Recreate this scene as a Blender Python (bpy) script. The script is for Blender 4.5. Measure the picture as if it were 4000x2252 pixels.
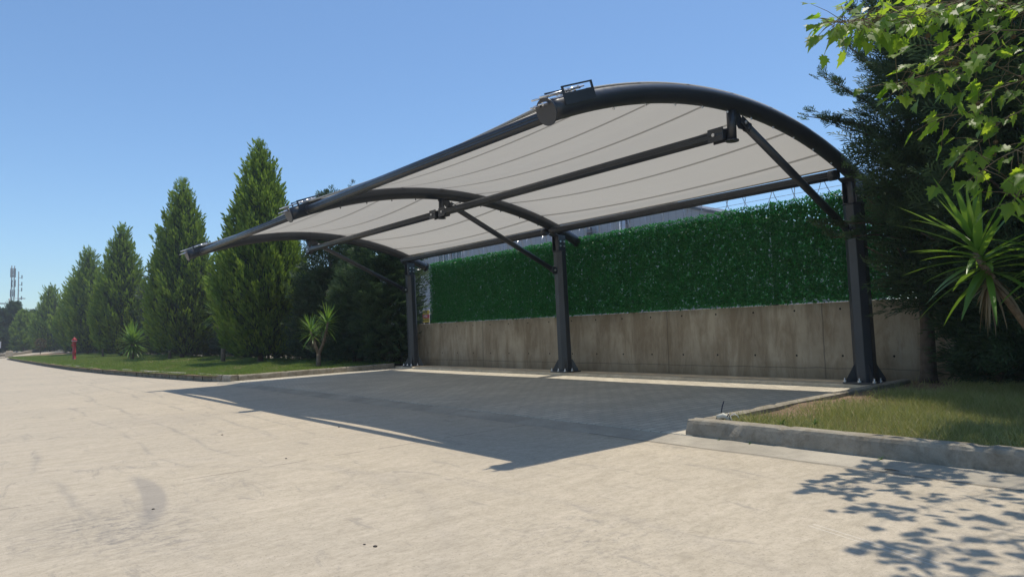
import bpy, math, random
import numpy as np
from mathutils import Vector, Matrix
R = math.radians
random.seed(7); rng = np.random.default_rng(11)
sc = bpy.context.scene
for o in list(bpy.data.objects): bpy.data.objects.remove(o)
C = sc.collection
PI = math.pi

# ------------------------------------------------------------------ camera
def make_camera():
    yaw, pitch, roll, h = 2.4621, 0.0671, -0.0249, 0.7867
    c, s, cp, sp = math.cos(yaw), math.sin(yaw), math.cos(pitch), math.sin(pitch)
    F = Vector((c*cp, s*cp, sp)); R0 = Vector((s, -c, 0)); U0 = R0.cross(F)
    cr, sr = math.cos(roll), math.sin(roll)
    Rt = R0*cr + U0*sr; U = -R0*sr + U0*cr
    cam = bpy.data.cameras.new('camera'); o = bpy.data.objects.new('camera', cam); C.objects.link(o)
    cam.sensor_width = 36; cam.lens = 2702.4/4000*36; cam.clip_start = .05; cam.clip_end = 3000
    M = Matrix(((Rt.x, U.x, -F.x, 0), (Rt.y, U.y, -F.y, 0), (Rt.z, U.z, -F.z, h), (0, 0, 0, 1)))
    o.matrix_world = M
    sc.camera = o
make_camera()

# ------------------------------------------------------------------ world, sun, exposure
SUNV = Vector((-.0623, .2475, 1)).normalized()      # ground -> sun
elev = math.asin(SUNV.z); az = math.atan2(SUNV.x, SUNV.y)
w = bpy.data.worlds.new("World"); sc.world = w; w.use_nodes = True
nt = w.node_tree; nt.nodes.clear()
sky = nt.nodes.new('ShaderNodeTexSky'); sky.sky_type = 'NISHITA'; sky.sun_disc = False
sky.sun_elevation = elev; sky.sun_rotation = az; sky.altitude = 200; sky.air_density = 1.0
sky.dust_density = 0.6; sky.ozone_density = 3.0
bg = nt.nodes.new('ShaderNodeBackground'); bg.inputs[1].default_value = .15
out = nt.nodes.new('ShaderNodeOutputWorld')
tint = nt.nodes.new('ShaderNodeMix'); tint.data_type = 'RGBA'; tint.blend_type = 'MULTIPLY'; tint.inputs[0].default_value = 1
tint.inputs[7].default_value = (.83, .97, 1.05, 1)
nt.links.new(sky.outputs[0], tint.inputs[6]); nt.links.new(tint.outputs[2], bg.inputs[0]); nt.links.new(bg.outputs[0], out.inputs[0])
sl = bpy.data.lights.new('sun', 'SUN'); sl.energy = 4.0; sl.angle = R(.55); sl.color = (1, .915, .78)
so = bpy.data.objects.new('sun', sl); C.objects.link(so)
so.rotation_euler = (-SUNV).to_track_quat('-Z', 'Y').to_euler(); so.location = (0, 0, 30)
sc.view_settings.view_transform = 'Standard'; sc.view_settings.look = 'None'
sc.view_settings.exposure = 0.0; sc.view_settings.gamma = 1
sc.cycles.max_bounces = 6; sc.cycles.diffuse_bounces = 3; sc.cycles.transparent_max_bounces = 6
sc.cycles.transmission_bounces = 3; sc.cycles.glossy_bounces = 2

# ------------------------------------------------------------------ materials
class NT:
    def __init__(s, m): s.t = m.node_tree; s.n = s.t.nodes; s.l = s.t.links
    def new(s, k, **kw):
        n = s.n.new(k)
        for a, v in kw.items(): setattr(n, a, v)
        return n
    def link(s, a, b): s.l.new(a, b)
    def math(s, op, a, b=None, c=None):
        n = s.new('ShaderNodeMath', operation=op)
        for i, v in enumerate((a, b, c)):
            if v is None: continue
            if isinstance(v, (int, float)): n.inputs[i].default_value = v
            else: s.link(v, n.inputs[i])
        return n.outputs[0]
    def coord(s, kind='Object', scale=(1, 1, 1)):
        tc = s.new('ShaderNodeTexCoord'); mp = s.new('ShaderNodeMapping'); mp.inputs['Scale'].default_value = scale
        s.link(tc.outputs[kind], mp.inputs[0]); return mp.outputs[0]
    def noise(s, vec, scale, detail=4, rough=.55, dist=0):
        n = s.new('ShaderNodeTexNoise'); n.inputs['Scale'].default_value = scale
        n.inputs['Detail'].default_value = detail; n.inputs['Roughness'].default_value = rough
        n.inputs['Distortion'].default_value = dist; s.link(vec, n.inputs['Vector']); return n.outputs[0]
    def ramp(s, f, stops, interp='LINEAR'):
        r = s.new('ShaderNodeValToRGB'); r.color_ramp.interpolation = interp
        e = r.color_ramp.elements
        while len(e) < len(stops): e.new(.5)
        for q, (p, c) in zip(e, stops):
            q.position = p; q.color = c if len(c) == 4 else (*c, 1)
        s.link(f, r.inputs[0]); return r.outputs[0]
    def mix(s, f, a, b, mode='MIX'):
        n = s.new('ShaderNodeMix', data_type='RGBA', blend_type=mode)
        for i, v in ((0, f), (6, a), (7, b)):
            if isinstance(v, (int, float)): n.inputs[i].default_value = v
            elif isinstance(v, tuple): n.inputs[i].default_value = v if len(v) == 4 else (*v, 1)
            else: s.link(v, n.inputs[i])
        return n.outputs[2]
    def sep(s, vec):
        n = s.new('ShaderNodeSeparateXYZ'); s.link(vec, n.inputs[0]); return n.outputs
    def line(s, x, pos, width):                # 1 near x == pos
        d = s.math('ABSOLUTE', s.math('SUBTRACT', x, pos)); return s.math('LESS_THAN', d, width)
    def bump(s, h, strength=.3, dist=.01):
        b = s.new('ShaderNodeBump'); b.inputs['Strength'].default_value = strength
        b.inputs['Distance'].default_value = dist; s.link(h, b.inputs['Height']); return b.outputs[0]

def newmat(name):
    m = bpy.data.materials.new(name); m.use_nodes = True; g = NT(m)
    b = g.n['Principled BSDF']; b.inputs['Roughness'].default_value = .8
    return m, g, b
def setc(g, b, col):
    if isinstance(col, tuple): b.inputs['Base Color'].default_value = (*col, 1)
    else: g.link(col, b.inputs['Base Color'])
def simple(name, col, rough=.6, metal=0, var=.15, scale=8, bump=0, spec=.5):
    m, g, b = newmat(name); v = g.coord()
    n = g.noise(v, scale, 4)
    c2 = tuple(x*(1-var) for x in col); c1 = tuple(min(1, x*(1+var)) for x in col)
    setc(g, b, g.ramp(n, [(.3, c2), (.7, c1)]))
    b.inputs['Roughness'].default_value = rough; b.inputs['Metallic'].default_value = metal
    b.inputs['Specular IOR Level'].default_value = spec
    if bump: g.link(g.bump(g.noise(v, scale*6, 5), bump, .01), b.inputs['Normal'])
    return m
def translucent(m, g, b, col, fac):
    t = g.new('ShaderNodeBsdfTranslucent'); mx = g.new('ShaderNodeMixShader'); mx.inputs[0].default_value = fac
    if isinstance(col, tuple): t.inputs[0].default_value = (*col, 1)
    else: g.link(col, t.inputs[0])
    o = g.n['Material Output']
    g.link(b.outputs[0], mx.inputs[1]); g.link(t.outputs[0], mx.inputs[2]); g.link(mx.outputs[0], o.inputs[0])
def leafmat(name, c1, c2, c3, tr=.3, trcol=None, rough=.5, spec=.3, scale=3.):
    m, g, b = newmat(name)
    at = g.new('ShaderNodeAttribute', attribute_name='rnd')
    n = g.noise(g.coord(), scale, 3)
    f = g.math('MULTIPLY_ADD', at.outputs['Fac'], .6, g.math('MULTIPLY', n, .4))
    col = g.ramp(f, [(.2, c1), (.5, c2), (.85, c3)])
    setc(g, b, col); b.inputs['Roughness'].default_value = rough; b.inputs['Specular IOR Level'].default_value = spec
    if tr:
        k = g.mix(.75, col, trcol, 'MIX') if trcol else col
        translucent(m, g, b, k, tr)
    return m

# ------------------------------------------------------------------ mesh helpers
def frame(d):
    d = Vector(d).normalized(); up = Vector((0, 0, 1)) if abs(d.z) < .95 else Vector((1, 0, 0))
    a = d.cross(up).normalized(); return a, a.cross(d).normalized()
class MB:
    def __init__(s): s.v = []; s.f = []; s.sm = []
    def face(s, idx, smooth=False): s.f.append(tuple(idx)); s.sm.append(smooth)
    def box(s, c, sz, rot=None):
        hx, hy, hz = sz[0]/2, sz[1]/2, sz[2]/2; n = len(s.v)
        for p in ((-1,-1,-1),(1,-1,-1),(1,1,-1),(-1,1,-1),(-1,-1,1),(1,-1,1),(1,1,1),(-1,1,1)):
            q = Vector((p[0]*hx, p[1]*hy, p[2]*hz))
            if rot is not None: q = rot @ q
            s.v.append(tuple(Vector(c)+q))
        for f in ((0,3,2,1),(4,5,6,7),(0,1,5,4),(1,2,6,5),(2,3,7,6),(3,0,4,7)): s.face([n+i for i in f])
        return s
    def tube(s, pts, rad, n=16, smooth=True, cap=True, phase=0, sq=None):
        pts = [Vector(p) for p in pts]; rads = rad if isinstance(rad, (list, tuple)) else [rad]*len(pts)
        base = len(s.v); a, b = frame(pts[1]-pts[0])
        for i, p in enumerate(pts):
            d = (pts[min(i+1, len(pts)-1)]-pts[max(i-1, 0)]).normalized()
            a = (a - d*a.dot(d)).normalized(); b = d.cross(a)
            for k in range(n):
                t = 2*PI*k/n + phase
                s.v.append(tuple(p + (a*math.cos(t) + b*math.sin(t))*rads[i]))
        for i in range(len(pts)-1):
            for k in range(n):
                k2 = (k+1) % n
                s.face((base+i*n+k, base+i*n+k2, base+(i+1)*n+k2, base+(i+1)*n+k), smooth)
        if cap:
            s.face([base+k for k in range(n)][::-1]); s.face([base+(len(pts)-1)*n+k for k in range(n)])
        return s
    def cyl(s, p0, p1, r, n=16, smooth=True, **k): return s.tube([p0, p1], r, n, smooth, **k)
    def ball(s, c, r, n=10, m=7, sz=(1, 1, 1)):
        base = len(s.v)
        for i in range(m+1):
            ph = PI*i/m
            for k in range(n):
                t = 2*PI*k/n
                s.v.append((c[0]+r*sz[0]*math.sin(ph)*math.cos(t), c[1]+r*sz[1]*math.sin(ph)*math.sin(t), c[2]+r*sz[2]*math.cos(ph)))
        for i in range(m):
            for k in range(n):
                s.face((base+i*n+k, base+(i+1)*n+k, base+(i+1)*n+(k+1) % n, base+i*n+(k+1) % n), True)
        return s
    def prism(s, poly, axis, a0, a1):        # poly: list of 2D points, extruded along axis
        n = len(s.v); k = len(poly)
        for a in (a0, a1):
            for (p, q) in poly:
                s.v.append({'x': (a, p, q), 'y': (p, a, q), 'z': (p, q, a)}[axis])
        s.face([n+i for i in range(k)][::-1]); s.face([n+k+i for i in range(k)])
        for i in range(k): s.face((n+i, n+(i+1) % k, n+k+(i+1) % k, n+k+i))
        return s
    def build(s, name, mat, parent=None, bevel=0, loc=None):
        me = bpy.data.meshes.new(name); me.from_pydata(s.v, [], s.f); me.update()
        me.polygons.foreach_set('use_smooth', s.sm)
        me.materials.append(mat)
        o = bpy.data.objects.new(name, me); C.objects.link(o)
        if parent is not None: o.parent = parent
        if loc: o.location = loc
        if bevel:
            md = o.modifiers.new('bevel', 'BEVEL'); md.width = bevel; md.segments = 2; md.limit_method = 'ANGLE'
        fix_normals(me)
        return o
def fix_normals(me):
    import bmesh
    if len(me.polygons) > 60000: return
    bm = bmesh.new(); bm.from_mesh(me); bmesh.ops.recalc_face_normals(bm, faces=bm.faces); bm.to_mesh(me); bm.free()
def bigmesh(name, V, nper, mat, parent=None, rnd=None, smooth=False):
    """V: (K*nper, 3) array, faces are consecutive n-gons; rnd: per-face attribute"""
    V = np.asarray(V, dtype=np.float32).reshape(-1, 3); K = len(V)//nper
    me = bpy.data.meshes.new(name)
    me.vertices.add(len(V)); me.vertices.foreach_set('co', V.ravel())
    me.loops.add(len(V)); me.loops.foreach_set('vertex_index', np.arange(len(V), dtype=np.int32))
    me.polygons.add(K); me.polygons.foreach_set('loop_start', np.arange(0, len(V), nper, dtype=np.int32))
    me.polygons.foreach_set('loop_total', np.full(K, nper, dtype=np.int32))
    me.update(calc_edges=True)
    at = me.attributes.new('rnd', 'FLOAT', 'FACE')
    at.data.foreach_set('value', (rng.random(K) if rnd is None else rnd).astype(np.float32))
    me.materials.append(mat)
    o = bpy.data.objects.new(name, me); C.objects.link(o)
    if parent is not None: o.parent = parent
    return o
def tag(o, label=None, cat=None, group=None, kind=None):
    if label: o['label'] = label
    if cat: o['category'] = cat
    if group: o['group'] = group
    if kind: o['kind'] = kind
    return o
def empty(name, loc=(0, 0, 0), rz=0):
    o = bpy.data.objects.new(name, None); C.objects.link(o); o.location = loc; o.rotation_euler = (0, 0, rz)
    o.empty_display_size = .2
    return o
def nrm(a): return a/np.maximum(np.linalg.norm(a, axis=-1, keepdims=True), 1e-9)
def kites(P, D, N, L, W, mid=.45):
    """P base, D direction, N side direction hints -> kite quads"""
    S = nrm(np.cross(D, N)); L = np.asarray(L).reshape(-1, 1); W = np.asarray(W).reshape(-1, 1)
    m = P + D*L*mid
    return np.stack([P, m+S*W/2, P+D*L, m-S*W/2], 1)
def G(y): return .023*(y-4.8)
def GT(y): return G(max(-15, min(y, 8.0)))

# ------------------------------------------------------------------ setting materials
def concrete_road():
    m, g, b = newmat('road_concrete'); v = g.coord(); X, Y, Z = g.sep(v)
    blot = g.noise(v, .55, 6, .6)
    broom = g.coord(scale=(3.4, 1, 1))                   # finish drawn across the slab
    fine = g.noise(g.coord(scale=(1.9, 1, 1)), 17, 9, .86); grit = g.noise(v, 85, 3, .8); mot = g.noise(broom, 2.6, 8, .75)
    base = g.ramp(mot, [(.30, (.39, .335, .25)), (.5, (.475, .41, .312)), (.70, (.54, .465, .36))])
    base = g.mix(g.ramp(blot, [(.42, (0, 0, 0)), (.62, (.5, .5, .5))]), base, (.40, .35, .275))
    base = g.mix(g.ramp(fine, [(.40, (.55, .55, .55)), (.50, (0, 0, 0))]), base, (.32, .275, .205))
    base = g.mix(g.ramp(fine, [(.53, (0, 0, 0)), (.64, (.45, .45, .45))]), base, (.62, .545, .42))
    base = g.mix(g.ramp(grit, [(.32, (.8, .8, .8)), (.42, (0, 0, 0))]), base, (.24, .21, .165))
    st = g.noise(g.coord(scale=(.8, 3.0, 1)), 1.9, 9, .8, .8)
    base = g.mix(g.ramp(st, [(.56, (0, 0, 0)), (.64, (.6, .6, .6))]), base, (.27, .243, .205))
    # worn grey patch toward the left foreground and arcs of tyre rubber
    def disk(cx, cy, r0, r1, k):
        d = g.math('SQRT', g.math('ADD', g.math('POWER', g.math('SUBTRACT', X, cx), 2), g.math('POWER', g.math('SUBTRACT', Y, cy), 2)))
        return g.math('MULTIPLY', g.math('SUBTRACT', 1, g.math('SMOOTH_MIN', g.math('DIVIDE', g.math('ABSOLUTE', g.math('SUBTRACT', d, r0)), r1), 1, .3)), k)
    wob = g.math('MULTIPLY', g.noise(v, 2.2, 5, .7), 1.7)
    for a in ((-3.9, -.45, 2.5, .10, .14), (-2.4, -2.0, 4.4, .07, .16), (-8.6, 1.9, 0, .9, .25)):
        f = g.math('MULTIPLY', disk(*a), wob)
        base = g.mix(g.math('MAXIMUM', f, 0), base, (.25, .228, .205))
    near = g.math('SUBTRACT', 1, g.math('DIVIDE', g.math('SQRT', g.math('ADD', g.math('POWER', g.math('ADD', X, 4.5), 2), g.math('POWER', g.math('SUBTRACT', Y, .9), 2))), .85))
    arc_ = g.math('MULTIPLY', g.math('MAXIMUM', g.math('MULTIPLY', disk(-5.0, -2.5, 3.46, .075, 2.0), 1), 0), g.math('MAXIMUM', near, 0))
    base = g.mix(g.math('MINIMUM', arc_, .55), base, (.24, .222, .20))
    # slab joints
    jy = g.math('ADD', Y, g.math('MULTIPLY', g.noise(v, 3, 3), .03))
    jx = g.math('ADD', X, g.math('MULTIPLY', g.noise(v, 3, 3), .05))
    gate = g.math('GREATER_THAN', g.noise(v, 5, 4), .46)
    mod = g.math('ABSOLUTE', g.math('SUBTRACT', g.math('FLOORED_MODULO', g.math('ADD', jx, 4.80), 5.0), 0.0))
    for y0, wd, lo, hi, k in ((2.62, .022, -30, -6.0, .55), (2.30, .030, -22, -5.5, .6), (1.72, .026, -16, -4.9, .55), (1.30, .018, -12, -4.6, .45), (3.35, .020, -40, -12.5, .6), (.55, .03, -9, -3.6, .4)):
        yy = g.math('ADD', Y, g.math('MULTIPLY', g.noise(g.coord(scale=(.5, 0, 0)), .8, 3), .5))
        lm = g.math('SUBTRACT', 1, g.math('MINIMUM', g.math('DIVIDE', g.math('ABSOLUTE', g.math('SUBTRACT', yy, y0+.25)), wd*1.6), 1))
        rg = g.math('MULTIPLY', g.math('GREATER_THAN', X, lo), g.math('LESS_THAN', X, hi))
        nz = g.ramp(g.noise(g.coord(scale=(1, 6, 1)), 1.3, 6, .7), [(.42, (0, 0, 0)), (.58, (1, 1, 1))])
        lm = g.math('MULTIPLY', g.math('MULTIPLY', lm, rg), g.math('MULTIPLY', nz, k))
        base = g.mix(lm, base, (.24, .222, .195))
    # scuffed patches of dark specks
    sp = g.ramp(g.noise(g.coord(scale=(2, 1, 1)), 13, 8, .8), [(.50, (0, 0, 0)), (.60, (1, 1, 1))])
    for cx, cy, rr_, k in ((-3.95, .62, .55, .75), (-3.5, .75, .4, .6), (-4.6, 1.35, .3, .5), (-7.2, 2.3, .7, .35), (-2.1, 2.1, .6, .35), (-1.6, 1.5, .5, .3)):
        dd = g.math('SQRT', g.math('ADD', g.math('POWER', g.math('SUBTRACT', X, cx), 2), g.math('POWER', g.math('SUBTRACT', Y, cy), 2)))
        mk = g.math('MAXIMUM', g.math('SUBTRACT', 1, g.math('DIVIDE', dd, rr_)), 0)
        base = g.mix(g.math('MULTIPLY', g.math('MULTIPLY', mk, 1.4), g.math('MULTIPLY', sp, k)), base, (.20, .185, .165))
    # pale scratches near the lower right
    for ax_, bx_, c_ in ((.28, 1, 2.88), (.28, 1, 2.845)):
        ln_ = g.math('ABSOLUTE', g.math('SUBTRACT', g.math('ADD', g.math('MULTIPLY', X, ax_), Y), c_-.81+.36))
        rg = g.math('MULTIPLY', g.math('GREATER_THAN', X, -1.55), g.math('LESS_THAN', X, -1.0))
        base = g.mix(g.math('MULTIPLY', g.math('MULTIPLY', g.math('LESS_THAN', ln_, .003), rg), .45), base, (.72, .68, .6))
    j = g.math('MULTIPLY', g.math('LESS_THAN', mod, .015), gate)
    base = g.mix(g.math('MULTIPLY', j, .7), base, (.16, .14, .12))
    setc(g, b, base); b.inputs['Roughness'].default_value = .85; b.inputs['Specular IOR Level'].default_value = .25
    hgt = g.math('ADD', g.math('MULTIPLY', fine, .8), g.math('MULTIPLY', grit, .4))
    g.link(g.bump(hgt, .45, .0035), b.inputs['Normal'])
    return m
def concrete(name, c, stain, scale=2.5, vertical=False, bump=.4, amount=.6):
    m, g, b = newmat(name); v = g.coord()
    n1 = g.noise(v, scale, 7, .65); grit = g.noise(v, 60, 4, .7)
    n2 = g.noise(g.coord(scale=(1, 1, .18) if vertical else (1, 1, 1)), scale*1.6, 6, .7, .4)
    base = g.ramp(n1, [(.3, tuple(x*.8 for x in c)), (.65, tuple(x*1.15 for x in c))])
    base = g.mix(g.ramp(n2, [(.45, (0, 0, 0)), (.68, (amount,)*3)]), base, stain)
    base = g.mix(g.ramp(grit, [(.3, (.5, .5, .5)), (.45, (0, 0, 0))]), base, tuple(x*.6 for x in c))
    setc(g, b, base); b.inputs['Specular IOR Level'].default_value = .2; b.inputs['Roughness'].default_value = .9
    g.link(g.bump(g.math('ADD', g.math('MULTIPLY', grit, .4), n2), bump, .01), b.inputs['Normal'])
    return m
def wall_concrete():
    m, g, b = newmat('wall_concrete'); v = g.coord(); X, Y, Z = g.sep(v)
    base = g.ramp(g.noise(v, 1.1, 6, .6), [(.3, (.27, .225, .165)), (.6, (.45, .385, .29))])
    run = g.noise(g.coord(scale=(1.9, 1, .42)), 1.8, 8, .74, .35)         # rain runs
    base = g.mix(g.ramp(run, [(.44, (0, 0, 0)), (.60, (.62, .62, .62))]), base, (.18, .132, .08))
    run2 = g.noise(g.coord(scale=(7, 1, .6)), 2.0, 7, .75)
    base = g.mix(g.ramp(run2, [(.55, (0, 0, 0)), (.7, (.35, .35, .35))]), base, (.45, .42, .36))
    low = g.math('MULTIPLY', g.math('SUBTRACT', .36, Z), 4.0)
    lw = g.math('MINIMUM', g.math('MAXIMUM', g.math('MULTIPLY', low, g.noise(v, 3, 5)), 0), .8)
    base = g.mix(lw, base, (.15, .115, .07))
    for px in (-11.57, -6.79, -4.34, -1.9, .6, -9.1):
        jl = g.line(g.math('ADD', X, g.math('MULTIPLY', g.noise(v, 4, 3), .02)), px, .008)
        base = g.mix(g.math('MULTIPLY', jl, .6), base, (.10, .09, .075))
    hl = g.line(g.math('ADD', Z, g.math('MULTIPLY', g.noise(v, 2.5, 4), .05)), .30, .006)
    base = g.mix(g.math('MULTIPLY', hl, .5), base, (.09, .08, .065))
    # formwork tie holes on a 0.6 m grid, two rows
    hx = g.math('SUBTRACT', g.math('FLOORED_MODULO', g.math('ADD', X, 13.12+.3), .6), .3)
    for zz in (1.010, .43):
        d = g.math('SQRT', g.math('ADD', g.math('POWER', hx, 2), g.math('POWER', g.math('SUBTRACT', Z, zz), 2)))
        base = g.mix(g.math('LESS_THAN', d, .0135), base, (.02, .018, .015))
    setc(g, b, base); b.inputs['Roughness'].default_value = .9; b.inputs['Specular IOR Level'].default_value = .2
    g.link(g.bump(g.noise(v, 25, 6, .7), .35, .01), b.inputs['Normal'])
    return m
def paving():
    m, g, b = newmat('block_paving'); v = g.coord()
    br = g.new('ShaderNodeTexBrick'); br.inputs['Scale'].default_value = 1.0
    br.inputs['Brick Width'].default_value = .20; br.inputs['Row Height'].default_value = .10
    br.inputs['Mortar Size'].default_value = .007; br.inputs['Mortar Smooth'].default_value = .3
    br.inputs['Color1'].default_value = (.50, .455, .37, 1); br.inputs['Color2'].default_value = (.60, .55, .45, 1)
    br.inputs['Mortar'].default_value = (.29, .27, .225, 1); br.offset = .5
    mp = g.new('ShaderNodeMapping'); mp.inputs['Rotation'].default_value = (0, 0, R(90))
    g.link(v, mp.inputs[0]); g.link(mp.outputs[0], br.inputs[0])
    c = g.mix(g.ramp(g.noise(v, 1.3, 6), [(.4, (0, 0, 0)), (.65, (.5, .5, .5))]), br.outputs[0], (.36, .33, .27))
    c = g.mix(g.ramp(g.noise(v, 45, 4, .7), [(.3, (.4, .4, .4)), (.5, (0, 0, 0))]), c, (.16, .15, .13))
    setc(g, b, c); b.inputs['Roughness'].default_value = .85; b.inputs['Specular IOR Level'].default_value = .25
    h = g.math('ADD', g.math('MULTIPLY', br.outputs[1], -1), g.math('MULTIPLY', g.noise(v, 6, 4), .8))
    g.link(g.bump(h, .5, .006), b.inputs['Normal'])
    return m
def soil_mat():
    m, g, b = newmat('soil'); v = g.coord(); n = g.noise(v, 5, 7, .7)
    setc(g, b, g.ramp(n, [(.3, (.13, .085, .05)), (.55, (.27, .18, .11)), (.75, (.38, .28, .18))]))
    g.link(g.bump(g.noise(v, 30, 6, .8), .8, .03), b.inputs['Normal']); return m
M_road = concrete_road(); M_pave = paving(); M_wall = wall_concrete(); M_soil = soil_mat()
M_kerb = concrete('kerb_concrete', (.31, .28, .225), (.15, .12, .08), 5, False, .7, .75)
M_gutter = concrete('gutter_concrete', (.40, .36, .29), (.25, .225, .185), 2.0, False, .6, .6)
M_strip = concrete('strip_concrete', (.66, .55, .40), (.42, .33, .22), 4, False, .4, .5)
M_dark = simple('joint_dark', (.12, .10, .08), .9)

# ------------------------------------------------------------------ setting geometry
def sheet(name, xs, ys, zf, mat, kind='structure'):
    V = []; F = []
    for x in xs:
        for y in ys: V.append((x, y, zf(x, y)))
    n = len(ys)
    for i in range(len(xs)-1):
        for j in range(n-1): F.append((i*n+j, (i+1)*n+j, (i+1)*n+j+1, i*n+j+1))
    me = bpy.data.meshes.new(name); me.from_pydata(V, [], F); me.materials.append(mat)
    o = bpy.data.objects.new(name, me); C.objects.link(o); tag(o, kind=kind); return o
M_earth = simple('dry_earth', (.22, .18, .12), .95, var=.4, scale=.3, bump=.4)
sheet('ground', [-900, -300, -140, -60, 0, 60, 400], [-600, -60, -15, 4.8, 8.0, 8.8, 60, 600], lambda x, y: GT(y)-.03 - (.0 if y < 8.5 else .02), M_earth)
ROADY = 4.0
sheet('road', [-125, -90, -60, -30, -10, 0, 12, 40], [-60, -15, 0, ROADY+.25], lambda x, y: GT(y), M_road)
# kerb line (outer bottom edge), from the right planter's far end to the left
KL = [(-14.15, 4.27), (-15.2, 4.18), (-18.5, 3.84), (-22.5, 3.50), (-27.3, 3.26), (-35, 3.14), (-45, 3.08), (-60, 3.06), (-64, 3.3), (-66, 4.0), (-68, 5.2)]
def offset(poly, d):
    out = []
    for i, p in enumerate(poly):
        a = Vector(poly[max(i-1, 0)]); b_ = Vector(poly[min(i+1, len(poly)-1)]); t = (b_-a).normalized()
        out.append((p[0]+t.y*d, p[1]-t.x*d))
    return out
def ribbon(name, A, B, zA, zB, mat, kind='structure'):
    V = [(a[0], a[1], zA(a)) for a in A] + [(b_[0], b_[1], zB(b_)) for b_ in B]; n = len(A)
    F = [(i, i+1, n+i+1, n+i) for i in range(n-1)]
    me = bpy.data.meshes.new(name); me.from_pydata(V, [], F); me.materials.append(mat)
    o = bpy.data.objects.new(name, me); C.objects.link(o); tag(o, kind=kind); return o
# gutter strip in front of the kerb and the paving
gl = [(8, 4.27), (-3.2, 4.27)] + KL
gl_out = [(8, 4.0), (-3.2, 4.0), (-14.2, 4.0)] + offset(KL, .28)[1:]
ribbon('gutter', gl_out, gl, lambda p: GT(p[1])+.001, lambda p: GT(p[1])+.022, M_gutter)
# crack between road slab and gutter: sunk dark joint, wavy
cr = MB(); xs = np.arange(-4.0, 6, .08)
for i, x in enumerate(xs[:-1]):
    wv = lambda q: 4.0 + .012*math.sin(q*2.1)+.006*math.sin(q*9.3)
    wd = lambda q: .0012+.0016*abs(math.sin(q*3.7+1))*abs(math.sin(q*1.3))
    n = len(cr.v)
    for q in (x, xs[i+1]):
        cr.v += [(q, wv(q)-wd(q), GT(4)+.0042), (q, wv(q)+wd(q), GT(4)+.0052)]
    cr.face((n, n+2, n+3, n+1))
tag(cr.build('road_joint', M_dark), kind='structure')
sheet('paving', [-14.2, -10, -6, -3.2], [4.2615, 4.265, 6, 7.93], lambda x, y: G(y)+(.026 if y > 4.263 else -.02), M_pave)
# rear strip with a small rough step
def rough_kerb(name, p0, p1, wdt, z0, z1, mat, seed, step=.05, amp=.006, joints=(), chips=()):
    """a kerb running p0->p1; cross-section goes outward face (street side), top, inner face. ragged edges."""
    r = random.Random(seed); a = Vector(p0); b_ = Vector(p1); d = (b_-a); L = d.length; d.normalize()
    nrmv = Vector((d.y, -d.x))        # street side
    prof = [(0, -.10), (0, .0), (-.004, .35), (-.010, .8), (-.018, .95), (-.032, 1.0), (-.6*wdt, 1.0), (-(wdt-.02), 1.0), (-wdt, .93), (-wdt, -.10)]
    n = int(L/step)+1; V = []; F = []; ph = [r.random()*6 for _ in range(6)]
    for i in range(n+1):
        s = min(L, i*L/n); pc = a+d*s
        bot, top = z0(pc), z1(pc)
        jn = min([abs(s-j) for j in joints] or [9]); ch = 0
        for (cs, cw, cd) in chips: ch = max(ch, cd*max(0, 1-abs(s-cs)/cw))
        for k, (o_, h) in enumerate(prof):
            w_ = amp*(math.sin(s*3.1+ph[0]+k*.4)*.5+math.sin(s*11+ph[1]+k)*.3+(r.random()-.5)*.6)
            o2 = o_ + w_*(.6 if h < .9 else 1); h2 = h
            if jn < step*.55: o2 -= .008 if k < 6 else 0; h2 -= .06 if 3 < k < 8 else 0
            if ch and 3 <= k <= 6: o2 -= ch*(.9+.4*r.random()); h2 -= ch*4*(r.random()*.6+.4)
            q = pc + nrmv*o2
            V.append((q.x, q.y, bot+(top-bot)*h2 + (w_*.5 if h >= .9 else 0)))
    m_ = len(prof)
    for i in range(n):
        for k in range(m_-1): F.append((i*m_+k, (i+1)*m_+k, (i+1)*m_+k+1, i*m_+k+1))
    F.append(tuple(range(m_))[::-1]); F.append(tuple(n*m_+k for k in range(m_)))
    me = bpy.data.meshes.new(name); me.from_pydata(V, [], F); me.materials.append(mat)
    o = bpy.data.objects.new(name, me); C.objects.link(o); tag(o, kind='structure'); fix_normals(me); return o
KH = .142
gz = lambda p: GT(p[1])+.0; kz = lambda p: GT(p[1])+KH
# rear strip: front step, flat top back to the wall
sheet('rear_strip', list(np.arange(-14.3, -3.0, .5)), [7.99, 8.545], lambda x, y: .137, M_strip)
rough_kerb('rear_step', (-14.2, 7.93), (-3.3, 7.93), .10, lambda p: .06, lambda p: .1385, M_strip, 3, .06, .008)
# right planter: front kerb and the return along the paving
rough_kerb('kerb', (-3.27, 4.27), (8, 4.27), .15, gz, kz, M_kerb, 5, .04, .004, joints=(.75, 1.9, 3.1, 4.3, 5.5), chips=((.42, .09, .022), (.78, .05, .012), (0.02, .06, .02), (2.35, .05, .006)))
rough_kerb('kerb', (-3.25, 8.0), (-3.25, 4.42), .11, gz, lambda p: GT(p[1])+KH-.004, M_kerb, 6, .05, .004, joints=(.6, 1.6, 2.6), chips=((2.95, .12, .012),))
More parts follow.
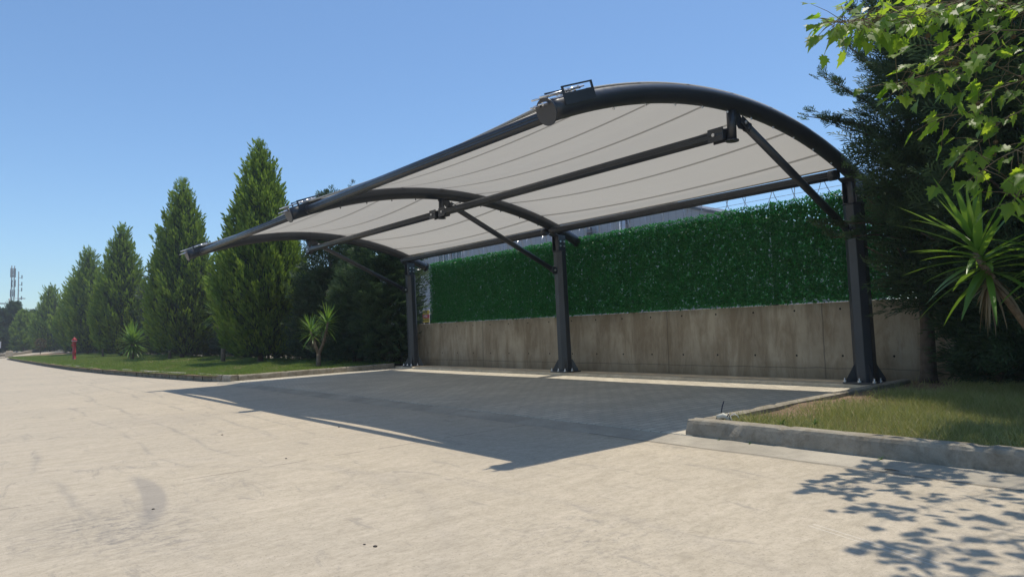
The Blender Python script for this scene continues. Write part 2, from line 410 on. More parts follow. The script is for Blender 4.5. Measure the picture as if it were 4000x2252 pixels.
# left planter: return along the paving, then the long kerb of stones
rough_kerb('kerb', (-14.15, 4.42), (-14.15, 7.9), .12, gz, lambda p: GT(p[1])+KH-.004, M_kerb, 8, .05, .005, joints=(1., 2., 3.), chips=((.9, .1, .012), (2.1, .15, .01)))
def kerb_stones():
    pts = []; ln = 0
    P = [Vector(p) for p in KL]
    dense = []
    for i in range(len(P)-1):
        seg = (P[i+1]-P[i]).length; n = max(1, int(seg/.1))
        for k in range(n): dense.append(P[i].lerp(P[i+1], k/n))
    dense.append(P[-1])
    acc = 0; start = dense[0]; k = 0; r = random.Random(3); mb = MB(); i0 = 0
    L = [0]
    for i in range(1, len(dense)): L.append(L[-1]+(dense[i]-dense[i-1]).length)
    def at(s):
        for i in range(1, len(dense)):
            if L[i] >= s: return dense[i-1].lerp(dense[i], (s-L[i-1])/max(1e-6, L[i]-L[i-1]))
        return dense[-1]
    s = 0
    while s < L[-1]-.3:
        ln = .5 if s < 34 else 2.0
        a = at(s+.022); b_ = at(min(L[-1], s+ln-.022)); d = (b_-a).normalized(); nv = Vector((-d.y, d.x))
        if nv.y > 0 : nv = -nv
        inn = -nv; jit = (r.random()-.5)*.012; h = KH+(r.random()-.5)*.008
        za, zb = GT(a.y), GT(b_.y); n = len(mb.v)
        for p, z in ((a, za), (b_, zb)):
            for (o_, hh) in ((0, -.08), (0, h*.55), (.02, h-.012), (.034, h), (.15, h), (.15, -.08)):
                q = p+inn*(o_+jit); mb.v.append((q.x, q.y, z+hh))
        for q in range(5): mb.face((n+q, n+6+q, n+7+q, n+q+1))
        mb.face([n+q for q in range(6)][::-1]); mb.face([n+6+q for q in range(6)])
        s += ln
    return tag(mb.build('kerb', M_kerb), kind='structure')
kerb_stones()
# planting soil behind the kerbs
def soil_sheet(name, outer, yback, mat, dz=0):
    V = []; F = []; nn = 14
    for (x, y) in outer:
        for k in range(nn):
            yy = y+(yback-y)*k/(nn-1)
            V.append((x, yy, GT(min(yy, 8))+KH-.022+dz+(.03*math.sin(x*1.7+yy*2.3)*math.sin(yy*3+x) if 0 < k < nn-1 else 0)))
    for i in range(len(outer)-1):
        for k in range(nn-1): F.append((i*nn+k, (i+1)*nn+k, (i+1)*nn+k+1, i*nn+k+1))
    me = bpy.data.meshes.new(name); me.from_pydata(V, [], F); me.materials.append(mat)
    o = bpy.data.objects.new(name, me); C.objects.link(o); tag(o, kind='structure'); return o
outer_l = offset(KL, -.12); outer_l[0] = (-14.24, 4.40)
lx = []
for i in range(len(outer_l)-3):
    a, b_ = outer_l[i], outer_l[i+1]; n = max(1, int(abs(a[0]-b_[0])/1.0))
    for k in range(n): lx.append((a[0]+(b_[0]-a[0])*k/n, a[1]+(b_[1]-a[1])*k/n))
lx += [outer_l[-3], (-68, 4.6), (-74, 6.2)]
soil_sheet('planting_soil', lx, 8.6, M_soil)
soil_sheet('planting_soil', [(x, 4.39) for x in np.arange(-3.16, 8, .4)], 8.55, M_soil, -.03)

# ------------------------------------------------------------------ retaining wall
mb = MB(); mb.box(((-17.5+8)/2, 8.643, .545), (25.5, .20, 1.10))
wall = mb.build('retaining_wall', M_wall, bevel=.006)
tag(wall, 'long board-marked concrete retaining wall with brown rain stains under the green hedge screen', 'wall')

# ------------------------------------------------------------------ fence, artificial hedge, razor wire
M_fence = simple('fence_steel', (.055, .06, .065), .5, .3)
M_wire = simple('razor_steel', (.42, .43, .45), .35, .8)
fence = empty('mesh_fence', (-13.5, 8.62, 1.095)); tag(fence, 'dark welded wire fence with spiked top standing on the concrete wall', 'fence')
def fence_parts():
    ox, oy, oz = -13.5, 8.62, 1.095
    k = 0
    for x in np.arange(-17.5, 5.1, 2.5):
        b = MB(); b.box((x-ox, 0, .70), (.06, .05, 1.40)); b.box((x-ox, 0, .006), (.14, .12, .012)); b.build('fence_post', M_fence, fence)
    b = MB()                                  # one mesh of welded wires
    for x in np.arange(-17.4, 4.9, .05):
        n = len(b.v); r_ = .0026; X = x-ox
        z1 = 1.40+.012*math.sin(x*40)
        lean = .02*math.sin(x*57)
        b.v += [(X-r_, -.03, .01), (X+r_, -.03, .01), (X+r_, -.03, 1.30), (X-r_, -.03, 1.30), (X+lean, -.035, z1)]
        b.face((n, n+1, n+2, n+3)); b.face((n+3, n+2, n+4))
    for z in (.02, .25, .45, .65, .85, 1.05, 1.28):
        n = len(b.v); b.v += [(-17.4-ox, -.033, z-.003), (4.9-ox, -.033, z-.003), (4.9-ox, -.033, z+.003), (-17.4-ox, -.033, z+.003)]; b.face((n, n+1, n+2, n+3))
    b.build('welded_mesh', M_fence, fence)
fence_parts()
def razor():
    b = MB(); pts = []; r0 = .17; pitch = .36
    x = -17.0; N = 22
    tot = int((4.8+17)/pitch*N)
    rr = random.Random(5)
    for i in range(tot):
        t = 2*PI*i/N; xx = -17+pitch*i/N + .05*math.sin(i*.13)
        pts.append((xx, 8.62+r0*math.cos(t)*.8, 2.52+.05*math.sin(i*.011)+r0*math.sin(t)))
    b.tube(pts, .0048, 4, False)
    P = np.array(pts)
    for i in range(0, tot, 3):               # barbs
        p = P[i]; d = nrm((P[min(i+1, tot-1)]-P[max(i-1, 0)])[None])[0]
        n = len(b.v); s = .016
        up = np.array([0, math.sin(i), math.cos(i)])
        b.v += [tuple(p-d*s), tuple(p+up*.014), tuple(p+d*s), tuple(p-up*.014)]; b.face((n, n+1, n+2, n+3))
    b.tube([(-17, 8.62, 2.56), (-12, 8.62, 2.545), (-5, 8.62, 2.555), (4.8, 8.62, 2.56)], .003, 4, False)
    o = b.build('razor_wire', M_wire); tag(o, 'loose coil of barbed razor wire along the top of the fence', 'razor wire')
razor()
def hedge():
    mh = leafmat('plastic_leaf', (.016, .100, .030), (.032, .160, .052), (.08, .26, .09), .34, (.06, .46, .08), .38, .40, 9)
    root = empty('artificial_hedge_screen', (-8, 8.50, 1.10)); tag(root, 'green artificial leaf screen fixed to the wire fence above the concrete wall', 'hedge screen')
    bounds = [-13.47, -12.5, -10, -7.5, -5, -2.5, 0, 2.5, 4.9]
    r = np.random.default_rng(4)
    for a, b_ in zip(bounds[:-1], bounds[1:]):
        wd = b_-a-.002; dens = 8200 if b_ < -2 else 3600
        n = int(wd*1.33*dens)
        x = a+.001+r.random(n)*wd; z = r.random(n)*1.325
        # rows of tufts: lattice clustering
        x += .010*np.sin(z*120); y = -r.random(n)*.055 + .015
        top = r.random(int(wd*420)); xt = a+r.random(len(top))*wd; zt = 1.325+top*.035; yt = (r.random(len(top))-.5)*.07
        x = np.r_[x, xt]; y = np.r_[y, yt]; z = np.r_[z, zt]; n = len(x)
        D = nrm(np.c_[r.normal(0, .7, n), -.55-r.random(n)*.5, r.normal(.15, .7, n)])
        N = nrm(r.normal(0, 1, (n, 3))+np.array([0, -1.2, .6]))
        P = np.c_[x+8, y, z]
        L = .024+r.random(n)*.018
        V = kites(P, D, N, L, L*.5)
        nb = int(wd*1.33*2350); xb = a+.01+r.random(nb)*(wd-.02); zb = .02+r.random(nb)*1.28
        ang = r.random(nb)*PI; Db = np.c_[np.cos(ang), r.normal(0, .15, nb), np.sin(ang)]
        Vb = kites(np.c_[xb+8, np.full(nb, .035), zb]-nrm(Db)*.03, nrm(Db), np.tile([0, 1., 0], (nb, 1)), .05+.03*r.random(nb), .028+.012*r.random(nb))
        V = np.concatenate([V, Vb]); rn = np.r_[r.random(n)**1.5, r.random(nb)*.3]
        bigmesh('screen_panel', V, 4, mh, root, rn)
hedge()

# ------------------------------------------------------------------ building behind
def building():
    M_clad, g, b = newmat('grey_cladding'); v = g.coord(); X, Y, Z = g.sep(v)
    rib = g.math('PINGPONG', X, .25); rb = g.math('LESS_THAN', rib, .02)
    setc(g, b, g.mix(rb, g.ramp(g.noise(v, .4, 3), [(.3, (.30, .315, .35)), (.7, (.36, .375, .41))]), (.24, .25, .28)))
    b.inputs['Roughness'].default_value = .5
    M_roof = simple('roof_metal', (.12, .125, .14), .45, .2); M_glass = simple('window_glass', (.03, .035, .045), .15, spec=.8)
    M_frame = simple('white_frame', (.65, .66, .68), .5)
    root = empty('warehouse', (-45, 30, 0)); tag(root, 'long grey clad industrial building behind the green screen', 'building')
    w = MB(); top = [(-75, 0), (-20, 0), (-20, 6.5), (-25.0, 8.15), (-75, 8.15)]
    w.prism([(x+45, z) for x, z in top], 'y', 0, 18); w.build('wall', M_clad, root)
    rf = MB()
    for (x0, z0), (x1, z1) in (((-19.85, 6.46), (-25.0, 8.16)), ((-25.0, 8.16), (-75.1, 8.16))):
        rf.prism([(x0+45, z0+.01), (x1+45, z1+.01), (x1+45, z1+.14), (x0+45, z0+.14)], 'y', -.12, 18.1)
    rf.build('roof', M_roof, root)
    for x in (-45.6, -43.8, -49.5, -52, -54.5):
        f = MB(); W, H = 1.5, 1.3; zc = 6.75
        f.box((x+45, -.03, zc+H/2), (W+.12, .06, .08)); f.box((x+45, -.03, zc-H/2), (W+.12, .06, .08))
        for s in (-1, 0, 1): f.box((x+45+s*W/2, -.031, zc), (.08, .06, H-.08))
        fo = f.build('window', M_frame, root); p = MB(); p.box((x+45, -.015, zc), (W-.02, .03, H-.02)); p.build('pane', M_glass, fo)
    for x in (-26.9, -26.45):
        q = MB(); q.tube([(x+45, -.10, 0), (x+45, -.10, 7.6)], .06, 8); q.build('downpipe', M_frame if x < -26.6 else M_roof, root)
    q = MB(); q.box((45-26.68, -.02, 4.0), (.30, .04, 7.3)); q.build('light_panel', simple('light_panel', (.5, .6, .75), .4), root)
    q = MB(); q.box((45-29.2, -.30, 6.2), (.55, .5, .9)); q.tube([(45-29.2, -.30, 6.65), (45-29.2, -.30, 7.1)], .18, 10); q.build('extractor_unit', M_roof, root)
building()
# board sign and tank behind the left end of the screen
def board_sign():
    Y = simple('sign_yellow', (.75, .55, .03), .5); Rr = simple('sign_red', (.6, .03, .05), .5); K = simple('sign_ink', (.03, .03, .03), .6); Wt = simple('sign_white', (.8, .8, .8), .5)
    M_post = simple('galvanised', (.4, .41, .42), .5, .4)
    root = empty('warning_sign', (-24.2, 15, .0)); tag(root, 'small yellow and red lettered board on posts seen past the end of the green screen', 'sign')
    for i, (z, m_) in enumerate(((1.80, Y), (1.63, Rr), (1.47, Y))):
        b = MB(); b.box((0, 0, z), (.50, .012, .158)); b.build('sign_panel', m_, root)
    for s in (-.2, .2):
        b = MB(); b.tube([(s, .03, 0), (s, .03, 1.9)], .02, 8); b.build('post', M_post, root)
    for txt, z, m_ in (('BEK', 1.80, K), ('FIRK', 1.63, Wt), ('KUVVE', 1.47, K)):
        cu = bpy.data.curves.new('lettering', 'FONT'); cu.body = txt; cu.size = .15; cu.align_x = 'CENTER'; cu.align_y = 'CENTER'; cu.extrude = .002
        to = bpy.data.objects.new('tmp_text', cu); C.objects.link(to); dg = bpy.context.evaluated_depsgraph_get()
        me = bpy.data.meshes.new_from_object(to.evaluated_get(dg)); me.materials.clear(); me.materials.append(m_)
        bpy.data.objects.remove(to)
        lo = bpy.data.objects.new('lettering', me); C.objects.link(lo); lo.parent = root; lo.location = (0, -.010, z); lo.rotation_euler = (R(90), 0, 0)
board_sign()
tank = empty('plastic_tank', (-25.1, 15.6, 0)); tag(tank, 'dark ribbed storage tank behind the fence beside the yellow and red board', 'tank')
Mt = simple('tank_plastic', (.03, .032, .04), .5)
b = MB()
prof = [(.0, .45)]+[(z, .45+(.02 if int(z*10) % 2 else 0)) for z in np.arange(.1, 1.75, .1)]+[(1.78, .42), (1.85, .25)]
b.tube([(0, 0, z) for z, r_ in prof], [r_ for z, r_ in prof], 20); b.build('tank_body', Mt, tank)
b = MB(); b.cyl((0, 0, 1.85), (0, 0, 1.93), .16, 16); b.build('lid', Mt, tank)

# ------------------------------------------------------------------ carport
def carport_mats():
    m, g, b = newmat('anthracite_paint'); v = g.coord()
    setc(g, b, g.ramp(g.noise(v, 3, 5), [(.3, (.024, .029, .038)), (.7, (.036, .042, .053))]))
    g.link(g.ramp(g.noise(v, 14, 4), [(.3, (.28,)*3), (.7, (.42,)*3)]), b.inputs['Roughness'])
    b.inputs['Specular IOR Level'].default_value = .55
    g.link(g.bump(g.noise(v, 90, 3), .06, .002), b.inputs['Normal'])
    return m
M_steel = carport_mats()
M_bolt = simple('zinc_bolt', (.75, .76, .78), .3, .9)
def membrane_mat():
    m, g, b = newmat('pvc_membrane')
    uv = g.new('ShaderNodeUVMap'); U, Vv, _ = g.sep(uv.outputs[0])
    v = g.coord()
    base = g.ramp(g.noise(g.coord(scale=(.35, 1.2, 1)), 1.1, 6), [(.3, (.63, .615, .57)), (.7, (.76, .745, .705))])
    # welded double-layer seams every 0.66 m
    s = g.math('SUBTRACT', g.math('FLOORED_MODULO', g.math('ADD', Vv, .23), .66), .33)
    line = g.math('LESS_THAN', g.math('ABSOLUTE', s), .021)
    hem = g.math('LESS_THAN', Vv, .10)
    both = g.math('MAXIMUM', line, hem)
    b.inputs['Roughness'].default_value = .55; b.inputs['Specular IOR Level'].default_value = .25
    setc(g, b, g.mix(g.math('MULTIPLY', both, .15), base, (.5, .49, .46)))
    g.link(g.bump(g.math('ADD', g.math('MULTIPLY', line, .4), g.noise(g.coord(scale=(.4, 1, 1)), 2.2, 3)), .25, .02), b.inputs['Normal'])
    t = g.new('ShaderNodeBsdfTranslucent'); mx = g.new('ShaderNodeMixShader')
    g.link(g.mix(both, (.60, .575, .52), (.22, .21, .19)), t.inputs[0]); mx.inputs[0].default_value = .37
    o = g.n['Material Output']; g.link(b.outputs[0], mx.inputs[1]); g.link(t.outputs[0], mx.inputs[2]); g.link(mx.outputs[0], o.inputs[0])
    return m
M_mem = membrane_mat()
CY, CZ, CR = 5.9107, -3.6392, 6.5683
X1 = -3.6686; FX = [X1, X1-5, X1-10]
def az_(y): return CZ+math.sqrt(CR*CR-(y-CY)**2)
carport = empty('carport', (-8.67, 8.1, .138))
tag(carport, 'curved cantilever carport of anthracite steel arches under a pale membrane', 'carport')
OFF = Vector((-8.67, 8.1, .138))
class PB(MB):                                    # parts of the carport in world coordinates
    def part(s, name, mat=M_steel, parent=carport, bevel=0):
        s.v = [tuple(Vector(p)-OFF) for p in s.v]
        return s.build(name, mat, parent, bevel)
def arc(y0, y1, n): return [(y, az_(y)) for y in np.linspace(y0, y1, n)]
def roty(y):        # tangent angle of the arch at y in the YZ plane
    return math.atan2(-(y-CY), az_(y)-CZ)
for fi, fx in enumerate(FX):
    TR = .083
    a = PB(); a.tube([(fx, y, z) for y, z in arc(3.335, 8.50, 56)], TR, 28); arch = a.part('arch_tube')
    # end discs
    for ye, s in ((3.335, -1), (8.50, 1)):
        th = roty(ye); d = Vector((0, math.cos(th), math.sin(th)))*s; c = Vector((fx, ye, az_(ye)))
        q = PB(); q.cyl(c, c+d*.012, .101, 32); q.part('end_cap', parent=arch, mat=M_steel)
    # tensioning plates along the tip, each a plate with a long window
    th = roty(3.62); rot = Matrix.Rotation(th, 3, 'X'); c0 = Vector((fx, 3.60, az_(3.60)))
    for s in (-1, 1):
        q = PB()
        def B(dy, dz, sy, sz): q.box(tuple(c0+rot@Vector((s*.090, dy, dz))), (.008, sy, sz), rot)
        B(0, .040, .34, .085); B(0, .131, .34, .012); B(-.160, .1038, .020, .0424); B(.160, .1038, .020, .0424)
        pl = q.part('tension_plate', parent=arch)
    for s in (-.5, .5):
        q = PB(); a0 = c0+rot@Vector((s*.09, -.36, .098)); a1 = c0+rot@Vector((s*.09, .12, .112))
        q.tube([a0, a1], .0075, 8)
        for k in (.55, .86): q.cyl(a0.lerp(a1, k), a0.lerp(a1, k+.035), .016, 6, False)
        q.cyl(a0.lerp(a1, .62), a0.lerp(a1, .84), .012, 8)
        q.part('turnbuckle', M_bolt, parent=arch)
    for s in (-.045, .045):                           # nuts on the tip disc
        q = PB(); p = Vector((fx+s, 3.335, az_(3.335)))+rot@Vector((0, -.02, .055))
        q.cyl(p, p+rot@Vector((0, -.05, 0)), .013, 6, False); q.cyl(p, p+rot@Vector((0, -.09, 0)), .006, 8)
        q.part('tip_nut', M_bolt, parent=arch)
    # eye bolts under the tube that hold the membrane
    for y in np.arange(4.02, 7.95, .40):
        nrml = Vector((0, y-CY, az_(y)-CZ)).normalized(); p = Vector((fx, y, az_(y)))-nrml*TR
        q = PB(); q.cyl(p+nrml*.01, p-nrml*.022, .005, 6, False); q.cyl(p-nrml*.006, p-nrml*.015, .011, 6, False); q.part('eye_bolt', M_bolt if fi == 0 else M_steel, parent=arch)
    # hanger with foot disc, gusset for the brace
    q = PB(); q.cyl((fx, 5.679, az_(5.679)-.04), (fx, 5.679, 2.565), .043, 20); hg = q.part('hanger_post')
    q = PB(); q.cyl((fx, 5.679, 2.567), (fx, 5.679, 2.555), .062, 24); q.part('foot_disc', parent=hg)
    q = PB(); q.prism([(5.715, az_(5.715)-.05), (5.80, az_(5.80)-.07), (5.905, 2.74), (5.88, 2.70), (5.80, 2.70), (5.72, 2.78)], 'x', fx-.006, fx+.006)
    q.part('gusset_plate', parent=hg)
    # brace
    A = Vector((fx, 5.875, 2.765)); B_ = Vector((fx, 7.93, 1.865)); dd = (B_-A).normalized()
    q = PB(); q.tube([A+dd*.05, B_-dd*.10], .041, 20); br = q.part('brace')
    for P_, sg in ((A, 1), (B_, -1)):
        q = PB(); rr = Matrix.Rotation(math.atan2(dd.z, dd.y), 3, 'X')
        for s in (-1, 1): q.box(tuple(P_+dd*(.02*sg)+Vector((s*.019, 0, 0))), (.010, .16, .085), rr)
        q.cyl(P_+dd*(.065*sg), P_+dd*(.080*sg), .05, 20); q.part('clevis', parent=br, bevel=.004)
        q = PB(); q.cyl(P_+Vector((-.045, 0, 0)), P_+Vector((.045, 0, 0)), .012, 6, False); q.cyl(P_+Vector((.030, 0, 0)), P_+Vector((.038, 0, 0)), .021, 12, False)
        q.part('pivot_bolt', M_bolt, parent=br)
    # post: folded octagonal tube, lean a touch, base plate with gussets, head flange
    pb = Vector((fx, 8.131, .155)); pt = Vector((fx, 8.07, 2.19)); ax = (pt-pb).normalized()
    q = PB(); q.tube([pb, pt], [.122, .112], 8, False, phase=PI/8); post = q.part('post', bevel=.006)
    q = PB(); q.box((fx, 8.131, .149), (.37, .37, .020)); bp = q.part('base_plate', parent=post, bevel=.003)
    for ang in (PI/4, 3*PI/4, 5*PI/4, 7*PI/4):
        q = PB(); d = Vector((math.cos(ang), math.sin(ang), 0)); t_ = Vector((-d.y, d.x, 0)); c = Vector((fx, 8.131, .159))
        pr = [(.10, 0), (.215, 0), (.215, .03), (.125, .19), (.10, .20)]; n = len(q.v)
        for s in (-.006, .006):
            for (o_, z) in pr: q.v.append(tuple(c+d*o_+t_*s+Vector((0, 0, z))))
        q.face([0, 1, 2, 3, 4][::-1]); q.face([5, 6, 7, 8, 9])
        for i in range(5): q.face((i, (i+1) % 5, 5+(i+1) % 5, 5+i))
        q.part('base_gusset', parent=post)
    for dx, dy in ((-.16, 0), (.16, 0), (0, -.165), (0, .165), (-.165, -.165), (.165, -.165)):
        q = PB(); c = (fx+dx, 8.131+dy, .158); q.cyl(c, (c[0], c[1], .176), .019, 6, False); q.cyl(c, (c[0], c[1], .205), .009, 8); q.cyl(c, (c[0], c[1], .1615), .028, 12)
        q.part('anchor_bolt', M_bolt, parent=post)
    # bracket on the post that takes the brace
    q = PB(); q.box((fx, 7.965, 1.865), (.012, .13, .12)); q.part('brace_bracket', parent=post, bevel=.003)
    # head: two cheek plates with four bolts carrying the arch
    q = PB(); q.tube([pt, pt+Vector((0, 0, .012))], .125, 8, False, phase=PI/8)
    for s in (-1, 1):
        q.box((fx+s*.075, 8.06, 2.335), (.012, .16, .27))
    q.tube([pt+Vector((0, 0, .0)), (fx, 8.05, 2.47)], .065, 12)
    q.box((fx, 8.03, 2.445), (.17, .26, .02), Matrix.Rotation(roty(8.03), 3, 'X'))
    hd = q.part('head_bracket', parent=post, bevel=.002)
    for s in (-1, 1):
        for dy in (-.045, .045):
            for z in (2.28, 2.355):
                q = PB(); q.cyl((fx+s*.081, 8.06+dy, z), (fx+s*.099, 8.06+dy, z), .016, 6, False)
                q.part('head_bolt', M_bolt, parent=post)
# purlins in two bays
def purlin(y, z, r_, name='purlin', x0=None, x1=None, dz=0, flat=None):
    for i in range(2):
        xa, xb = FX[i], FX[i+1]
        A = Vector((xa-.05, y, z)); B_ = Vector((xb+.05, y, z))
        q = PB()
        q.tube([A, B_], r_, 20); pu = q.part(name)
        q = PB(); n = 0
        # rolled ribs of the keder profile riding on the tube
        q.box(tuple((A+B_)/2+Vector((0, -r_*.93, -r_*.42))), (abs(xa-xb)-.25, .010, .012)); q.box(tuple((A+B_)/2+Vector((0, -r_*1.0, r_*.05))), (abs(xa-xb)-.25, .008, .010))
        q.part('keder_rail', parent=pu)
        if flat:
            for P_, s in ((A, -1), (B_, 1)):
                q = PB(); q.box(tuple(P_+Vector((s*(.075), -.045, 0))), (.17, .012, .13)); q.box(tuple(P_+Vector((s*(.075), .045, 0))), (.17, .012, .13)); q.part('bracket', parent=pu, bevel=.004)
                q = PB(); q.cyl(P_+Vector((s*.09, -.065, 0)), P_+Vector((s*.09, .065, 0)), .017, 12, False); q.part('through_bolt', M_bolt, parent=pu)
        else:
            for P_, s in ((A, -1), (B_, 1)):
                q = PB(); q.cyl(P_+Vector((s*.02, 0, 0)), P_+Vector((s*.10, 0, 0)), r_*1.10, 20); q.part('end_sleeve', parent=pu)
purlin(3.565, 2.484, .052); purlin(5.64, 2.632, .052, flat=True); purlin(7.84, az_(7.84)-.115, .055)
# the membrane: anticlastic in each bay, scalloped front and rear edges, laced back over the outer arches
def membrane():
    NX, NY = 28, 44; th = .004; V = []; UV = []; F = []
    y0, y1 = 3.63, 7.98
    xs = []
    for i in range(2):
        for k in range(NX): xs.append((FX[i]-5*k/NX, i, k/NX))
    xs.append((FX[2], 1, 1.0))
    xs = [(FX[0]+.035, 0, 0.0)] + xs + [(FX[2]-.035, 1, 1.0)]
    for (x, i, t) in xs:
        w_ = 4*t*(1-t)
        ya = y0-.03+.17*w_**1.7; yb = y1+.06-.07*w_
        for j in range(NY+1):
            s = j/NY; y = ya+(yb-ya)*s
            nz = Vector((0, y-CY, az_(y)-CZ)).normalized()
            base = .083+.006
            if x > FX[0]+.03 or x < FX[2]-.03: base -= .004      # wraps down over the outer tube
            sag = .12*w_*(math.sin(PI*min(1, max(0, s)))**.6)*(1-.15*s)
            p = Vector((x, y, az_(y)))+nz*base-Vector((0, 0, sag + .05*w_))
            V.append(tuple(p-OFF)); UV.append((x, y-3.6))
    n = NY+1
    for a in range(len(xs)-1):
        for j in range(NY): F.append((a*n+j, (a+1)*n+j, (a+1)*n+j+1, a*n+j+1))
    me = bpy.data.meshes.new('canopy_membrane'); me.from_pydata(V, [], F); me.materials.append(M_mem)
    uvl = me.uv_layers.new(name='UVMap')
    for l in me.loops: uvl.data[l.index].uv = UV[l.vertex_index]
    me.polygons.foreach_set('use_smooth', [True]*len(me.polygons))
    o = bpy.data.objects.new('canopy_membrane', me); C.objects.link(o); o.parent = carport
    # edge cables run in pockets along the front and rear edges
    for col, nm in ((0, 'edge_cable'), (NY, 'edge_cable')):
        q = MB(); q.tube([Vector(V[a*n+col]) for a in range(1, len(xs)-1)], .013, 8); q.build(nm, M_mem, carport)
    # pale keder strip over each outer tube
    for x in (FX[0], FX[2]):
        q = MB(); pts = []
        for y in np.linspace(3.78, 7.9, 40):
            nz = Vector((0, y-CY, az_(y)-CZ)).normalized(); pts.append(Vector((x, y, az_(y)))+nz*.092-OFF)
        q.tube(pts, .008, 6); q.build('lacing_strip', M_mem, carport)
membrane()

# ------------------------------------------------------------------ vegetation generators
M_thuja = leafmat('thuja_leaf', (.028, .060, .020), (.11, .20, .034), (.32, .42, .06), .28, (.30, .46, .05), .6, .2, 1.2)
M_cyp = leafmat('cypress_leaf', (.030, .055, .030), (.048, .088, .044), (.085, .135, .062), .25, (.09, .17, .06), .6, .2, 2)
M_olive = leafmat('grey_green_leaf', (.035, .055, .04), (.06, .09, .06), (.09, .13, .085), .25, (.10, .15, .08), .6, .2, 2)
M_bark = simple('bark', (.10, .075, .055), .95, var=.4, scale=14, bump=.8)
def thuja_profile(t):                       # t 0 bottom..1 top
    return np.where(t < .28, .50+.50*np.sqrt(np.clip(t/.28, 0, 1)), np.clip(1-((t-.28)/.72), 0, 1)**.76)
def thuja_crown(name, seed, H, Rm, z0, ntuft, per, parent, tl=.34, mat=None):
    r = np.random.default_rng(seed); h = H-z0
    def lump(t, th): return 1+.07*np.sin(3*th+seed+t*8)+.06*np.sin(6*th+t*21+seed*2)+.11*np.abs(np.sin(7*th+t*19+seed))+.06*np.sin(11*th+t*43)-.08
    # opaque inner foliage body; its dark colour stands in for shade between tufts
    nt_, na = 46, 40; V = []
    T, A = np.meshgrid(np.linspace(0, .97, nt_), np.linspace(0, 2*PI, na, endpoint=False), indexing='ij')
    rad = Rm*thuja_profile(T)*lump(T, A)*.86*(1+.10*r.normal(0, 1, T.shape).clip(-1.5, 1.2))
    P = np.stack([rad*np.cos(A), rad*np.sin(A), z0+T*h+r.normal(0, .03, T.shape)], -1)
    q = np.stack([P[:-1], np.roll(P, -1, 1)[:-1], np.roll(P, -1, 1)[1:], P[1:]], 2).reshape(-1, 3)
    crn = bigmesh('inner_foliage_shade', q, 4, M_cyp, parent, np.full(len(q)//4, .12))
    g_ = 0.6180339887; k = np.arange(ntuft); u = (k+.5)/ntuft
    # denser toward the wide bottom
    tt = np.linspace(0, 1, 400); cdf = np.cumsum(thuja_profile(tt)+.05); cdf /= cdf[-1]; t = np.interp(u, cdf, tt)
    th = 2*PI*((k*g_) % 1)+r.normal(0, .08, ntuft); t = np.clip(t+r.normal(0, .008, ntuft), 0, .995)
    rad = Rm*thuja_profile(t)*lump(t, th)*(.70+.34*r.random(ntuft)**.8)
    c = np.c_[rad*np.cos(th), rad*np.sin(th), z0+t*h-.05]
    outw = np.c_[np.cos(th), np.sin(th), np.zeros(ntuft)]; tang = np.c_[-np.sin(th), np.cos(th), np.zeros(ntuft)]
    ax = nrm(outw*(.48+.3*(1-t)**2)[:, None]+np.array([0, 0, 1.0])-tang*.22+r.normal(0, .12, (ntuft, 3)))
    tlen = tl*(.6+.75*r.random(ntuft)**1.5)*(1-.25*t)
    s = np.repeat((np.arange(per)/(per-1.))[None], ntuft, 0)**.9
    ang = r.random((ntuft, per))*2*PI; a1 = nrm(np.cross(ax, r.normal(0, 1, (ntuft, 3)))); a2 = np.cross(ax, a1)
    off = (a1[:, None]*np.cos(ang)[..., None]+a2[:, None]*np.sin(ang)[..., None])
    rr = (.21*tlen)[:, None]*(np.sin(np.clip(s*1.15+.12, 0, 1)*PI)**.7)
    P = c[:, None]+ax[:, None]*(s*tlen[:, None])[..., None]+off*rr[..., None]
    D = nrm(ax[:, None]*1.25+off*.55*(1-s*.8)[..., None]+r.normal(0, .18, (ntuft, per, 3)))
    N = nrm(off+r.normal(0, .5, (ntuft, per, 3)))
    L = ((tlen*.36)[:, None]*(1.1-.35*s)*(.7+.6*r.random((ntuft, per)))).ravel(); W = L*.30
    V = kites(P.reshape(-1, 3), D.reshape(-1, 3), N.reshape(-1, 3), L, W)
    rnd = np.clip((.20+.55*s+.2*r.random((ntuft, per))+(r.random(ntuft)-.5)[:, None]*.45), 0, 1).ravel()  # pale growth tips over dark tuft bases; sunlit contrast is put into the colour
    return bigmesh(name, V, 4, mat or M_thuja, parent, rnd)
def leader(parent, top, seed, mat, n=7, L=.4):
    pass
def trunk_mesh(name, H, r0, parent, seed=0, branches=10, spread=.5, z0=.6):
    r = random.Random(seed); b = MB()
    pts = [(0, 0, -.12), (.01, 0, .1)]+[(.03*math.sin(i), .03*math.cos(i*1.7), H*i/8) for i in range(1, 8)]
    rad = [r0*1.3, r0*1.05]+[r0*(1-i/8.3) for i in range(1, 8)]
    b.tube(pts, rad, 10)
    for i in range(branches):
        z = z0+(H*.75-z0)*i/branches; a = i*2.4; L = spread*(1-z/H)*1.1+.1
        b.tube([(0, 0, z), (math.cos(a)*L*.5, math.sin(a)*L*.5, z+.12*L), (math.cos(a)*L, math.sin(a)*L, z+.5*L)], [r0*.28, r0*.18, r0*.06], 6)
    return b.build(name, M_bark, parent)
